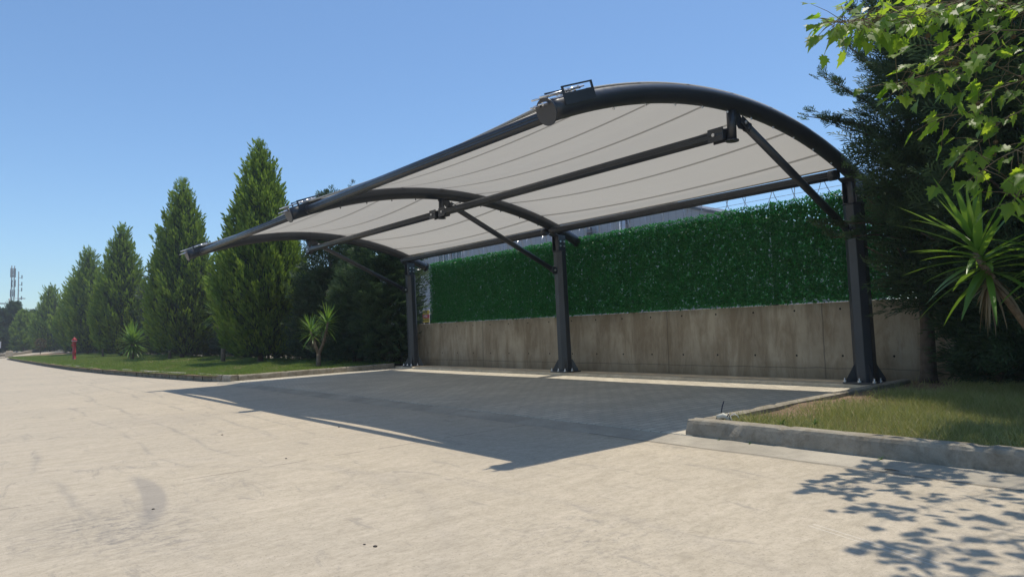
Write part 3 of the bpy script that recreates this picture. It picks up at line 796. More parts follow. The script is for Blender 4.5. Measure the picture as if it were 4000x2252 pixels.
def spray_tmpl(r, per_side=7, sub=4, L=.45, tw=.016):
    """one flat fern-like cypress spray along +X: returns P,D,N,L,W arrays"""
    P = []; D = []; Ls = []; W = []
    for i in range(per_side*2):
        s = (i+1)/(per_side*2+1); sd = 1 if i % 2 else -1; bl = L*.42*(1.05-s)*(.8+.4*r.random())+.03
        d = np.array([math.cos(R(48)), sd*math.sin(R(48)), 0]); p0 = np.array([s*L, 0, -.10*L*s*s])
        for k in range(sub):
            q = p0+d*bl*k/sub; P.append(q); dd = d+np.array([.4, 0, 0])*(k % 2)+r.normal(0, .18, 3); D.append(dd/np.linalg.norm(dd)); Ls.append(bl/sub*1.9+.012); W.append(tw)
        P.append(p0); D.append(np.array([1, 0, -.05])); Ls.append(L/(per_side*2)*1.6); W.append(tw*.9)
    return np.array(P), np.array(D), np.array(Ls), np.array(W)
def spray_cloud(name, C0, AX, SC, mat, parent, seed, per_side=6, sub=3, L=.45, tw=.016, droop=.3):
    """place a spray at each point C0 with main direction AX and size SC"""
    r = np.random.default_rng(seed); T = [spray_tmpl(r, per_side, sub, L, tw) for _ in range(5)]
    K = len(C0); which = r.integers(0, 5, K); out = []; rn = []
    UPV = nrm(np.array([0, 0, 1.])+r.normal(0, .45, (K, 3)))
    AX = nrm(AX); Y = nrm(np.cross(UPV, AX)); Z = np.cross(AX, Y)
    for q in range(5):
        m_ = which == q; P, D, Ls, W = T[q]; k = m_.sum()
        if not k: continue
        B = np.stack([AX[m_], Y[m_], Z[m_]], 1)              # (k,3,3) rows
        s = SC[m_][:, None]
        PP = C0[m_][:, None]+np.einsum('pi,kij->kpj', P, B)*s[..., None]; PP[..., 2] -= droop*0
        DD = np.einsum('pi,kij->kpj', D, B)
        NN = nrm(Z[m_][:, None]+r.normal(0, .35, PP.shape))
        LL = (Ls[None]*s).ravel(); WW = (W[None]*np.ones((k, 1))*(.6+.4*s)).ravel()
        out.append(kites(PP.reshape(-1, 3), DD.reshape(-1, 3), NN.reshape(-1, 3), LL, WW).reshape(-1, 3))
        rn.append(np.clip(.15+.7*P[None, :, 0]/L*np.ones((k, 1))+r.random((k, 1))*.3-.1, 0, 1).ravel())
    return bigmesh(name, np.concatenate(out), 4, mat, parent, np.concatenate(rn))
def cypress_points(seed, n, H, Rm, z0, prof, fill=.55, up=.55, center=(0, 0), lean=0):
    r = np.random.default_rng(seed)
    t = r.random(n)**.9; th = r.random(n)*2*PI
    rad = Rm*prof(t)*(1+.16*np.sin(2*th+t*11+seed)+.12*np.sin(5*th-t*23))*np.where(r.random(n) < fill, .75+.3*r.random(n), .2+.6*r.random(n))
    c = np.c_[center[0]+rad*np.cos(th), center[1]+rad*np.sin(th), z0+t*(H-z0)]
    ax = np.c_[np.cos(th), np.sin(th), up*(.4+t*1.6)*np.ones(n)]+r.normal(0, .25, (n, 3))
    sc = (.7+.7*r.random(n))*(1-.3*t)
    return c, ax, sc

# ------------------------------------------------------------------ row of clipped thujas on the left lawn
protos = []
def thuja(x, y, H, Rm, label, proto=None, seed=1, n=3000, per=15, rz=0, tl=.26):
    root = empty('thuja_tree', (x, y, GT(min(y, 8))+KH-.03), rz)
    tag(root, label, 'conifer', 'pointed conifers in the lawn row')
    trunk_mesh('trunk', H*.92, .085*Rm/1.2, root, seed, 12, Rm*.7, .55)
    thuja_crown('crown', seed, H, Rm*1.05, .22, int(n*.31), int(per*2.1), root, tl*1.55)
    # loose wispy leader shoots
    r = np.random.default_rng(seed+50); k = 26
    C0 = np.c_[r.normal(0, .05, k), r.normal(0, .05, k), H-.35+r.random(k)*.45]; A = np.c_[r.normal(0, .25, k), r.normal(0, .25, k), np.ones(k)]
    spray_cloud('leader_shoot', C0, A, .45+.4*r.random(k), M_thuja, root, seed, 4, 2, .4, .02)
    return root
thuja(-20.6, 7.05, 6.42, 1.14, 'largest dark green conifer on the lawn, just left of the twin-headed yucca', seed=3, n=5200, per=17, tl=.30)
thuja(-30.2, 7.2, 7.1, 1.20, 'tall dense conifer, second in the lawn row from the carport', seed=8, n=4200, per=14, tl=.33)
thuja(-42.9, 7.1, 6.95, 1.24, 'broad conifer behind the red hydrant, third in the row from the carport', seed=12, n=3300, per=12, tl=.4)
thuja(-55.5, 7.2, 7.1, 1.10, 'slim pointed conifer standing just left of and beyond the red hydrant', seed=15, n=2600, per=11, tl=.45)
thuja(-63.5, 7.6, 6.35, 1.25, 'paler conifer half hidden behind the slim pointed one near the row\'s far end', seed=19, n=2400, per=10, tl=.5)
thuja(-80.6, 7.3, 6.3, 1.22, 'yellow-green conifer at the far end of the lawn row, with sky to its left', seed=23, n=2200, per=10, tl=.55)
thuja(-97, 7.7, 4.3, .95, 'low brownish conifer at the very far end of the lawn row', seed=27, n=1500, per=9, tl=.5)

# ------------------------------------------------------------------ looser grey-green and dark cypresses behind the row
def loose_profile(t): return np.clip(.55+.45*np.sin(np.clip(t*1.7, 0, 1)*PI/2), 0, 1)*np.clip(1-t, 0, 1)**.55
def cypress(x, y, H, Rm, label, group, n, seed, mat, z0=.3, per=5, sub=2, L=.45, tw=.03, name='cypress_tree', cat='conifer', prof=loose_profile, up=.55, trunk=.09, topk=0):
    root = empty(name, (x, y, GT(min(y, 8))+KH-.03)); tag(root, label, cat, group)
    trunk_mesh('trunk', H*.95, trunk, root, seed, 14, Rm*.9, .5)
    c, ax, s = cypress_points(seed, n, H, Rm, z0, prof, up=up)
    s = s*(1-topk*np.clip(c[:, 2]/H, 0, 1)**2)
    spray_cloud('crown', c, ax, s, mat, root, seed+1, per, sub, L, tw)
    return root
GB = 'dark cypresses shading the back of the lawn'
cypress(-15.0, 8.25, 4.2, .92, 'dark shaded cypress right behind the far carport post', GB, 1100, 31, M_cyp, .25)
tip_tree = cypress(-16.6, 8.25, 4.45, .85, 'tall dark cypress whose thin tip shows above the carport roof', GB, 1300, 32, M_cyp, .25, up=1.5, prof=lambda t: np.clip(1-t, 0, 1)**1.7+.02, topk=.5)
for dx, dy, zt in ((-.15, -.1, 5.02), (.12, .12, 4.92), (-.02, .0, 4.8)):
    r = np.random.default_rng(int(zt*100)); k = 26; q = np.linspace(0, 1, k)
    C0 = np.c_[dx*q**.5+r.normal(0, .02, k), dy*q**.5+r.normal(0, .02, k), 3.9+(zt-4.15)*q]
    AX = np.c_[r.normal(0, .55, k), r.normal(0, .55, k), np.full(k, .9)]
    spray_cloud('leader_shoot', C0, AX, .62-.35*q, M_olive, tip_tree, int(zt*10), 4, 2, .42, .014)
cypress(-18.3, 8.25, 4.6, .92, 'shaded cypress between the largest conifer and the tall thin-tipped cypress', GB, 1100, 33, M_cyp, .25)
cypress(-22.9, 8.4, 4.6, 1.25, 'dark cypress hidden low behind the largest conifer on the lawn', GB, 900, 34, M_cyp, .25)
cypress(-25.9, 8.3, 4.7, 1.3, 'loose cypress filling the gap between the two tallest conifers', GB, 900, 35, M_olive, .3)
cypress(-34.5, 8.2, 5.0, 1.5, 'grey-green bushy cypress showing left of the second conifer', GB, 900, 36, M_olive, .25, L=.6, tw=.04)
cypress(-38.5, 8.6, 5.6, 1.5, 'grey-green wispy-topped cypress rising between the second and third conifers', GB, 900, 37, M_olive, .3, L=.6, tw=.04)
cypress(-49.5, 8.6, 4.6, 1.7, 'dark loose cypress behind the gap right of the hydrant', GB, 800, 38, M_cyp, .25, L=.7, tw=.05)
cypress(-71.5, 8.8, 4.2, 1.9, 'dark low cypress in the gap near the far end of the row', GB, 700, 39, M_cyp, .25, L=.8, tw=.06)

def back_hedge():  # hedge added as fill to darken the gaps behind the conifers
    root = empty('added_dark_hedge', (-45, 9.2, .1)); tag(root, 'continuous cypress hedge added as dark fill at the back of the lawn behind the conifer row', 'hedge')
    r = np.random.default_rng(77); n = 9000; x = -18-r.random(n)**1.4*60; y = 8.42+r.random(n)*1.1; hh = 2.5+.35*np.sin(x*1.3)+.25*np.sin(x*3.7); z = r.random(n)*hh
    c = np.c_[x+45, y-9.2, z]; ax = np.c_[r.normal(0, .5, n), -np.ones(n)*.8+r.normal(0, .3, n), .3+r.random(n)*.9]
    spray_cloud('foliage', c, ax, (.8+.6*r.random(n))*(1+(-x-18)/60), M_cyp, root, 78, 5, 2, .42, .03)
    b = MB(); xs = np.arange(-31, 28, 1.0)
    for i, q in enumerate(xs):
        if i % 2 == 0: b.tube([(q, 0, -.1), (q+.03, 0, 1.0), (q, .05, 2.0)], [.06, .05, .03], 6)
    b.build('trunk', M_bark, root)['kind'] = 'stuff'
back_hedge()
cypress(-14.75, 8.1, 2.5, .62, 'low dark shrub filling the foot of the wall left of the far post', GB, 700, 51, M_cyp, .02, L=.35, tw=.025, trunk=.04)
cypress(-16.2, 7.9, 2.3, .8, 'low dark shrub behind the right side of the twin-headed yucca', GB, 700, 52, M_cyp, .02, L=.35, tw=.025, trunk=.04)
cypress(-18.6, 8.0, 2.4, .9, 'low dark shrub in shade between the yucca and the largest conifer', GB, 700, 53, M_cyp, .02, L=.4, tw=.025, trunk=.04)
# far clump across the side road
FG = 'trees of the far clump beyond the lawn'
cypress(-92, 3.7, 4.6, 1.7, 'blue-grey tree at the left edge of the picture, beyond the side road', FG, 800, 41, M_olive, .3, L=.8, tw=.07, name='far_tree', cat='tree')
cypress(-91, 4.9, 5.2, 1.5, 'brownish tree at the foot of the antenna mast', FG, 900, 42, M_cyp, .3, L=.8, tw=.07, name='far_tree', cat='tree')
cypress(-88, 5.7, 4.1, 1.2, 'yellow-tipped upright conifer right of the antenna mast', FG, 900, 43, M_thuja, .3, L=.7, tw=.06, name='far_tree', cat='tree', up=1.2)
cypress(-92, 7.0, 4.4, 1.1, 'small round dark tree in the gap before the lawn row begins', FG, 700, 44, M_cyp, .5, L=.7, tw=.06, name='far_tree', cat='tree')
cypress(-90, 2.6, 4.2, 1.9, 'dark tree cut by the left edge of the picture, beyond the side road', FG, 900, 46, M_cyp, .2, L=.8, tw=.07, name='far_tree', cat='tree')
cypress(-95, 6.0, 4.0, 1.7, 'dark rounded tree behind the yellow-tipped conifer', FG, 900, 47, M_olive, .2, L=.8, tw=.07, name='far_tree', cat='tree')
cypress(-94, 9.2, 4.2, 2.0, 'wide dark tree closing the far end of the lawn row', FG, 1000, 48, M_cyp, .1, L=.8, tw=.07, name='far_tree', cat='tree')
# spindly young tree on the lawn tip
yt = empty('young_tree', (-74, 6.0, .1)); yt.scale = (.65, .65, .65); tag(yt, 'spindly young tree with reddish leaves on the far tip of the lawn', 'tree')
M_red = leafmat('reddish_leaf', (.07, .065, .03), (.10, .09, .04), (.14, .11, .05), .3, (.18, .16, .06))
b = MB(); b.tube([(0, 0, -.1), (.02, 0, .9), (0, .03, 1.7)], [.05, .04, .02], 8); b.tube([(.01, 0, .9), (.3, .1, 1.4)], [.025, .01], 6); b.build('trunk', M_bark, yt)
c, ax, s = cypress_points(61, 160, 2.0, .45, .75, lambda t: np.sin(np.clip(t, .02, .98)*PI)**.5); spray_cloud('crown', c, ax, s, M_red, yt, 61, 4, 2, .4, .05)

# ------------------------------------------------------------------ big near cypresses at the right
def right_cyp():
    GR = 'tall dark cypresses by the near carport post'
    def prof(t): return np.clip(.50+.5*np.sin(np.clip(t*1.5, 0, 1)*PI/2), 0, 1)*np.clip(1.03-t, 0, 1)**.42
    specs = [(-3.03, 8.16, 4.75, .74, 'dark feathery cypress overhanging the near carport post', 2700, 71, .75),
             (-1.75, 7.75, 6.2, 1.05, 'tall dark cypress behind the right-hand yucca', 4200, 72, .15),
             (-.3, 7.9, 6.4, 1.2, 'dark cypress at the right edge, farthest from the carport', 3000, 73, .15),
             (-2.2, 8.35, 5.6, .8, 'slim cypress squeezed against the fence between the near dark ones', 1500, 74, .6)]
    for x, y, H, Rm, lab, n, seed, z0 in specs:
        root = empty('cypress_tree', (x, y, .20)); tag(root, lab, 'conifer', GR)
        trunk_mesh('trunk', H*.93, .075, root, seed, 20, Rm*1.0, z0)
        c, ax, s = cypress_points(seed, n, H, Rm, z0, prof, .55, .5, center=(.31, -.14) if seed == 71 else (0, 0))
        if seed == 71:                # long free shoots to the left, over post and sky
            r = np.random.default_rng(5); extra = []; ea = []
            for (z, L_, an, dz) in ((2.75, 1.15, -2.12, .55), (2.70, 1.25, -2.1, .12), (3.05, 1.05, -2.15, .9), (3.3, 1.0, -2.1, 1.2), (1.72, 1.05, -2.35, .0), (1.60, .95, -2.2, -.05), (2.5, 1.0, -2.1, .3), (3.4, .9, -2.1, 1.6), (3.5, .8, -2.2, 1.8)):
                d = np.array([math.cos(an), math.sin(an), dz]); d /= np.linalg.norm(d)
                for k in range(26):
                    q = .35+.65*k/26; extra.append(np.array([0, 0, z])+d*L_*q+r.normal(0, .03, 3)); side = np.cross(d, [0, 0, 1])*(1 if k % 2 else -1)
                    ea.append(d*1.0+side*.55*(1.2-q)+np.array([0, 0, .25]))
                bb = MB(); bb.tube([(0, 0, z-.1), tuple(np.array([0, 0, z])+d*L_*.5), tuple(np.array([0, 0, z])+d*L_)], [.016, .010, .004], 6); bb.build('limb', M_bark, root)
            c = np.vstack([c, extra]); ax = np.vstack([ax, ea]); s = np.r_[s, np.full(len(extra), .42)]
        spray_cloud('crown', c, ax, s*.85, M_cyp, root, seed+1, 7, 3, .42, .014)
right_cyp()
for (x, y, H, Rm, lab, sd) in ((-2.35, 8.2, 1.5, .5, 'low cypress sprouts added for darkness just right of the slim trunk by the near post', 91), (-1.35, 8.05, 1.9, .75, 'low growth added to darken the wall foot behind the right-hand yucca', 92), (-.4, 7.7, 1.8, .8, 'low growth added to darken the right edge under the plane tree', 93)):
    cypress(x, y, H, Rm, lab, 'low growth added to darken the foot of the right wall', 900, sd, M_cyp, .02, per=6, sub=2, L=.32, tw=.016, trunk=.025)  # shrubs added in front of the wall to make its foot darker

# ------------------------------------------------------------------ yuccas
M_yuc = leafmat('yucca_leaf', (.05, .12, .02), (.10, .22, .03), (.17, .32, .05), .30, (.30, .50, .05), .35, .5, 5)
M_ydead = leafmat('yucca_dead_leaf', (.10, .075, .045), (.20, .16, .10), (.33, .28, .19), .15, (.3, .24, .12), .7, .2, 5)
def blade(b, c, d, L, W, droop, seg=7, fold=.25):
    d = Vector(d).normalized(); side = d.cross(Vector((0, 0, 1)))
    if side.length < .05: side = Vector((1, 0, 0))
    side.normalize(); n0 = len(b.v); p = Vector(c); dirv = d.copy()
    for i in range(seg+1):
        t = i/seg; wd = W*(.55+.9*t*(1-t)*1.6 if t < .4 else (1-t)**.75*1.15)*.5 if t < 1 else .0004
        upn = side.cross(dirv).normalized()
        b.v += [tuple(p-side*wd+upn*wd*fold), tuple(p), tuple(p+side*wd+upn*wd*fold)]
        p = p+dirv*(L/seg); dirv = (dirv+Vector((0, 0, -droop/seg))).normalized()
    for i in range(seg):
        for k in range(2):
            a = n0+i*3+k; b.face((a, a+1, a+4, a+3), True)
def yucca(loc, heads, stems, label, seed=0, W=.035, n=60, name='yucca_plant'):
    r = random.Random(seed); root = empty(name, loc); tag(root, label, 'yucca', 'yuccas on the planted strips')
    b = MB()
    for pts, rads in stems: b.tube(pts, rads, 10)
    b.build('stem', M_ystem, root)
    for (hx, hy, hz, L, tx, ty) in heads:
        g_ = MB(); dd = MB()
        axis = Vector((tx, ty, 1)).normalized()
        for i in range(n):
            f = i/n; el = R(84-108*f**.85+r.uniform(-8, 8)); a = i*2.39996+r.uniform(-.25, .25)
            d = Vector((math.cos(el)*math.cos(a), math.cos(el)*math.sin(a), math.sin(el)))
            q = axis.to_track_quat('Z', 'Y'); d = q @ d
            c = Vector((hx, hy, hz))-axis*(.22*L/.5*f)
            blade(g_, c+d*.01, d, L*(.75+.3*r.random())*(.85 if f < .1 else 1), W*(.8+.4*r.random()), .12+.65*f+(.5 if r.random() < .08 else 0))
        for i in range(int(n*.6)):
            f = i/(n*.6); el = R(-25-60*r.random()); a = r.uniform(0, 2*PI)
            d = Vector((math.cos(el)*math.cos(a), math.cos(el)*math.sin(a), math.sin(el)))
            c = Vector((hx, hy, hz))-axis*(.22*L/.5+.12*L*f)
            blade(dd, c, d, L*(.35+.40*r.random()), W*.38, .5+r.random()*.8)
        def bb(m_, nm, mat):
            o = m_.build(nm, mat, root); me = o.data
            at = me.attributes.new('rnd', 'FLOAT', 'FACE'); k = len(me.polygons); v = np.repeat(rng.random(k//14+1), 14)[:k]
            at.data.foreach_set('value', v.astype(np.float32)); return o
        bb(g_, 'leaf_rosette', M_yuc); bb(dd, 'dead_leaf_skirt', M_ydead)
    return root
M_ystem = simple('yucca_stem', (.21, .16, .11), .95, var=.35, scale=20, bump=.8)
yucca((-15.95, 6.85, .15), [(-.20, -.12, .93, .50, -.30, -.2), (.19, .16, 1.12, .54, .22, .15)],
      [([(0, 0, -.05), (0, 0, .15), (.01, 0, .30)], [.065, .055, .05]), ([(.0, 0, .28), (-.1, -.05, .55), (-.20, -.12, .88)], [.04, .033, .03]), ([(.01, 0, .28), (.09, .08, .55), (.19, .16, 1.06)], [.042, .035, .03])],
      'twin-headed yucca on a forked bare stem near the far end of the carport paving', 2, .036, 52)
yucca((-23.2, 6.75, .16), [(-.25, -.15, 1.65, .75, -.3, -.2), (.15, .1, 1.3, .65, .3, 0)],
      [([(0, 0, -.05), (0, 0, .5)], [.08, .06]), ([(0, 0, .45), (-.1, -.05, 1.1), (-.25, -.15, 1.7)], [.05, .04, .035]), ([(0, 0, .45), (.1, .05, .9), (.15, .1, 1.3)], [.045, .04, .035])],
      'tall leaning yucca half hidden behind the left side of the largest conifer', 5, .06, 60)
yucca((-33.0, 5.9, .15), [(0, 0, .92, .92, 0, 0), (.1, .05, .8, .8, .4, .2)], [([(0, 0, -.05), (0, 0, .5), (0, 0, 1.0)], [.08, .06, .05]), ([(0, 0, .4), (.1, .05, .85)], [.04, .035])],
      'round-headed yucca standing alone on the lawn right of the red hydrant', 7, .075, 90)
yucca((-42.4, 6.2, .14), [(0, 0, .5, .55, 0, 0)], [([(0, 0, -.05), (0, 0, .45)], [.06, .05])], 'small low yucca in shade just right of the hydrant', 9, .05, 30)
yucca((-29.6, 6.6, .15), [(0, 0, .45, .5, -.2, 0)], [([(0, 0, -.05), (0, 0, .4)], [.06, .05])], 'small low yucca in shade at the foot of the second conifer', 10, .045, 30)
yucca((-1.34, 5.62, .16), [(-.30, -.30, 1.17, .54, -.25, -.2), (.16, -.22, 1.12, .50, .3, -.3), (.34, .10, 1.12, .55, .4, .1)],
      [([(0, 0, -.05), (0, -.02, .25), (-.08, -.10, .6)], [.042, .036, .03]), ([(-.08, -.10, .58), (-.2, -.2, .85), (-.30, -.30, 1.1)], [.027, .024, .021]),
       ([(-.06, -.08, .5), (.05, -.2, .85), (.12, -.30, 1.15)], [.026, .023, .02]), ([(0, 0, .3), (.18, .04, .7), (.34, .10, 1.08)], [.03, .026, .021])],
      'large many-headed yucca at the right edge under the plane tree', 13, .060, 48)

# ------------------------------------------------------------------ plane tree reaching in from the right
def plane_tree():
    m, g, b_ = newmat('plane_leaf')
    at = g.new('ShaderNodeAttribute', attribute_name='rnd')
    col = g.ramp(at.outputs['Fac'], [(.1, (.06, .13, .02)), (.6, (.10, .20, .026)), (.95, (.16, .27, .035))])
    vn = g.noise(g.coord(), 25, 3); col = g.mix(g.math('MULTIPLY', vn, .3), col, (.10, .15, .04))
    setc(g, b_, col); b_.inputs['Roughness'].default_value = .45; b_.inputs['Specular IOR Level'].default_value = .5
    translucent(m, g, b_, g.mix(at.outputs['Fac'], (.34, .58, .03), (.60, .80, .05)), .50)
    Mb = simple('plane_bark', (.20, .17, .13), .9, var=.5, scale=5, bump=.5)
    Mtw = simple('plane_twig', (.17, .13, .08), .85); Ms = simple('seed_ball', (.13, .085, .04), .95, var=.4, scale=80, bump=1)
    root = empty('plane_tree', (.15, 6.0, .15)); tag(root, 'plane tree with bright lobed leaves and seed balls reaching in from the upper right', 'plane tree')
    O = Vector((.15, 6.0, .15))
    t = MB(); t.tube([(0, 0, -.1), (.02, 0, .6), (-.05, -.05, 1.8), (0, -.05, 3.2), (.1, 0, 4.6), (.05, .1, 6.0)], [.17, .14, .12, .10, .07, .03], 14); t.build('trunk', Mb, root)
    # leaf outline: five toothed lobes
    def outline():
        pts = [(0, 0), (.10, -.10), (.30, -.06), (.24, .06), (.50, .10), (.40, .22), (.56, .36), (.34, .36), (.30, .46), (.34, .66), (.20, .60), (.10, .80), (0, 1.0)]
        return pts + [(-x, y) for x, y in pts[-2:0:-1]]
    OL = np.array(outline()); c_ = np.array([0, .30])
    rngp = np.random.default_rng(9); rp = random.Random(9)
    tri = []
    for i in range(len(OL)): tri += [(c_[0], c_[1]), tuple(OL[i]), tuple(OL[(i+1) % len(OL)])]
    T = np.array(tri)                       # (3n,2)
    leaves = []; lr = []
    def leaf(p, d, up, s):
        d = d/np.linalg.norm(d); sd = np.cross(d, up); sd /= max(np.linalg.norm(sd), 1e-6); n = np.cross(sd, d)
        fold = rp.uniform(.05, .35); curl = rp.uniform(-.1, .4)
        zz = fold*np.abs(T[:, 0])-curl*T[:, 1]**2*.5
        V = p+(T[:, :1]*sd+T[:, 1:]*d)*s+zz[:, None]*n*s
        leaves.append(V); v = rp.random(); lr.extend([v]*len(OL))
    tw = MB()
    BR = [[(-1.53, 6.44, 3.41), (-1.71, 5.61, 3.1), (-1.87, 4.8, 2.84), (-1.91, 4.29, 2.68), (-1.95, 4.10, 2.63)],
     [(-1.44, 6.29, 3.1), (-1.66, 5.68, 3.12), (-1.86, 5.12, 3.0), (-1.9, 4.77, 2.83), (-1.93, 4.5, 2.72)],
     [(-1.41, 6.06, 2.5), (-1.56, 5.53, 2.60), (-1.66, 5.11, 2.48), (-1.77, 4.81, 2.38), (-1.80, 4.64, 2.32)],
     [(-1.29, 5.57, 2.42), (-1.46, 5.37, 2.34), (-1.56, 5.1, 2.15), (-1.64, 4.86, 2.10)],
     [(-1.19, 5.4, 2.20), (-1.38, 5.17, 2.08), (-1.55, 5.14, 1.92), (-1.62, 5.03, 1.85)],
     [(-1.18, 5.28, 1.95), (-1.39, 5.03, 1.80), (-1.52, 4.86, 1.66)],
     [(-1.17, 5.16, 1.72), (-1.29, 5.02, 1.58), (-1.32, 4.98, 1.50)],
     [(-1.2, 5.48, 3.5), (-1.38, 4.75, 3.22), (-1.52, 4.13, 3.02), (-1.57, 3.95, 2.96)],
     [(-1.35, 5.9, 3.0), (-1.52, 5.3, 2.98), (-1.70, 4.85, 2.80), (-1.74, 4.6, 2.70)],
     [(-1.25, 5.7, 2.75), (-1.42, 5.2, 2.68), (-1.52, 4.9, 2.55), (-1.58, 4.75, 2.45)],
     [(-.9, 5.5, 3.9), (-1.10, 4.5, 3.65), (-1.27, 3.75, 3.35), (-1.35, 3.5, 3.2)],
     [(-.65, 5.2, 3.8), (-.88, 4.2, 3.5), (-1.02, 3.45, 3.2), (-1.10, 3.25, 3.1)],
     [(-.5, 5.0, 3.6), (-.8, 4.0, 3.3), (-1.0, 3.3, 3.0)],
     [(-.6, 5.6, 3.0), (-.9, 4.9, 2.9), (-1.0, 4.3, 2.8)],
     [(-.3, 5.0, 3.0), (-.6, 4.4, 2.9), (-.8, 4.0, 2.75)],
     [(-.2, 5.2, 4.2), (-.4, 4.2, 4.1), (-.7, 3.4, 3.9)],
     [(-1.2, 6.6, 4.3), (-1.6, 6.3, 4.1), (-1.9, 5.9, 3.9)],
     [(-.9, 6.8, 4.0), (-1.2, 6.2, 3.9), (-1.4, 5.6, 3.8)],
     [(-.6, 7.0, 3.2), (-1.0, 6.6, 3.3), (-1.3, 6.2, 3.3)],
     [(-.8, 5.6, 2.3), (-1.0, 5.3, 2.2), (-1.15, 5.0, 2.1)],
     [(-.9, 5.3, 1.9), (-1.1, 5.0, 1.75), (-1.2, 4.85, 1.65)]]
    ext = []
    for bi, br in enumerate(BR):
        P = [Vector(p) for p in br]
        j = Vector((.15-.03, 5.96, min(3.6, P[0].z+.1)))      # joins the trunk outside the frame
        path = [j, j.lerp(P[0], .5)+Vector((0, 0, .12))]+P
        n = len(path); tw.tube([p-O for p in path], [.007-.005*i/(n-1) for i in range(n)], 7)
        L = sum((P[i+1]-P[i]).length for i in range(len(P)-1)); dens = (30 if bi in (3, 4, 5, 6, 9) else 46) if bi < 10 else 40
        k = int(L*dens)
        for q in range(k):
            f = (q+rp.random())/k*(len(P)-1); i = min(int(f), len(P)-2); c = P[i].lerp(P[i+1], f-i); d = (P[i+1]-P[i]).normalized()
            side = Vector((rp.uniform(-1, 1), rp.uniform(-1, 1), rp.uniform(-.9, .5))); side -= d*side.dot(d)*.5; side.normalize()
            tl_ = rp.uniform(.04, .22); e = c+side*tl_+d*.05
            tw.tube([c-O, (c+e)/2-O+Vector((0, 0, .01)), e-O], [.0028, .002, .0012], 4)
            ld = side*.5+d*.7+Vector((rp.uniform(-.4, .4), rp.uniform(-.4, .4), rp.uniform(-.7, -.05)))
            upv = np.array([rp.uniform(-.7, .7), rp.uniform(-.7, .7), 1.0])
            leaf(np.array(e-O), np.array(ld), upv, rp.uniform(.065, .118))
        # tip leaf
        d = (P[-1]-P[-2]).normalized(); leaf(np.array(P[-1]-O), np.array(d+Vector((0, 0, -.1))), np.array([.3, .2, 1.]), .12)
    tw.build('branch', Mtw, root)
    V = np.concatenate(leaves); bigmesh('foliage', V, 3, m, root, np.array(lr))
    for (p, r_) in (((-1.74, 5.05, 2.72), .017), ((-1.62, 5.1, 2.60), .015), ((-1.66, 5.25, 2.55), .014), ((-1.60, 5.12, 2.50), .017), ((-1.63, 5.05, 2.49), .015), ((-1.57, 5.3, 2.58), .015),
                    ((-1.55, 5.35, 2.54), .016), ((-1.48, 5.05, 2.18), .014), ((-1.45, 5.1, 2.0), .014), ((-1.42, 5.12, 1.93), .015), ((-1.44, 5.15, 1.86), .014), ((-1.38, 5.5, 2.7), .016)):
        q = MB(); c = Vector(p)-O; q.ball(c, r_, 12, 8); q.tube([c, c+Vector((.01, 0, .09))], .0015, 4); q.build('seed_ball', Ms, root)
plane_tree()

# ------------------------------------------------------------------ lawns
M_grass = leafmat('grass_blade', (.08, .14, .03), (.14, .23, .045), (.30, .34, .12), .35, (.28, .44, .06), .6, .25, 1.5)
M_grassdry = leafmat('grass_mixed', (.19, .22, .07), (.32, .34, .11), (.55, .48, .27), .3, (.40, .44, .10), .6, .25, 1.5)
def lawn(name, pts_fn, n, hmin, hmax, wd, mat, seed):
    r = np.random.default_rng(seed); P = pts_fn(r, n); n = len(P)
    D = nrm(np.c_[r.normal(0, .45, n), r.normal(0, .45, n), np.ones(n)])
    L = hmin+(hmax-hmin)*r.random(n)**1.5; N = nrm(np.c_[r.normal(0, 1, (n, 2)), np.zeros(n)])
    W = wd*(.7+.6*r.random(n))
    S = nrm(np.cross(D, N)); tip = P+D*L[:, None]+np.c_[r.normal(0, .25, (n, 2))*L[:, None], -L*.1]
    V = np.stack([P-S*W[:, None]/2, P+S*W[:, None]/2, tip], 1)
    o = bigmesh(name, V, 3, mat, None, r.random(n)); tag(o, kind='stuff'); return o
kx = np.array([p[0] for p in outer_l[:8]]); ky = np.array([p[1] for p in outer_l[:8]])
def soilz(x, y, y0, yb):
    return GT_a(y)+KH-.024
def GT_a(y): return .023*(np.clip(y, -15, 8)-4.8)
def left_pts(x0, x1):
    def f(r, n):
        x = x0+(x1-x0)*r.random(n); y0 = np.interp(-x, -kx, ky)+.04; y = y0+(8.5-y0)*r.random(n)**1.15
        nz = np.sin(x*1.9)*np.sin(y*2.7+x)+.5*np.sin(x*5.1+y*4)
        keep = (r.random(n) < np.clip(1.25-(y-y0)*.08+nz*.2, .3, 1)); x, y = x[keep], y[keep]
        return np.c_[x, y, GT_a(y)+KH-.026+.03*np.sin(x*1.7+y*2.3)*np.sin(y*3+x)]
    return f
o = lawn('grass', left_pts(-14.35, -24), 90000, .03, .085, .009, M_grass, 1); o['label'] = 'sunlit short green lawn beside the left kerb'; o['category'] = 'grass'
o = lawn('grass', left_pts(-24, -60), 110000, .04, .10, .018, M_grass, 2); o['label'] = 'far stretch of green lawn around the hydrant'; o['category'] = 'grass'
def right_pts(r, n):
    x = -3.12+r.random(n)**.9*5.2; y = 4.43+4.0*r.random(n)**1.1
    nz = .5*np.sin(x*3.1+1)*np.sin(y*2.6)+.35*np.sin(x*7+y*5)
    bare = np.clip((x+3.1)*1.5+(5.6-y)*.25+nz*.3+.05, .06, 1)           # thin by the paving kerb
    bare = np.where((y < 4.75), np.maximum(bare, .35), bare)
    k = r.random(n) < bare; x, y = x[k], y[k]
    return np.c_[x, y, GT_a(y)+KH-.056+.03*np.sin(x*1.7+y*2.3)*np.sin(y*3+x)]
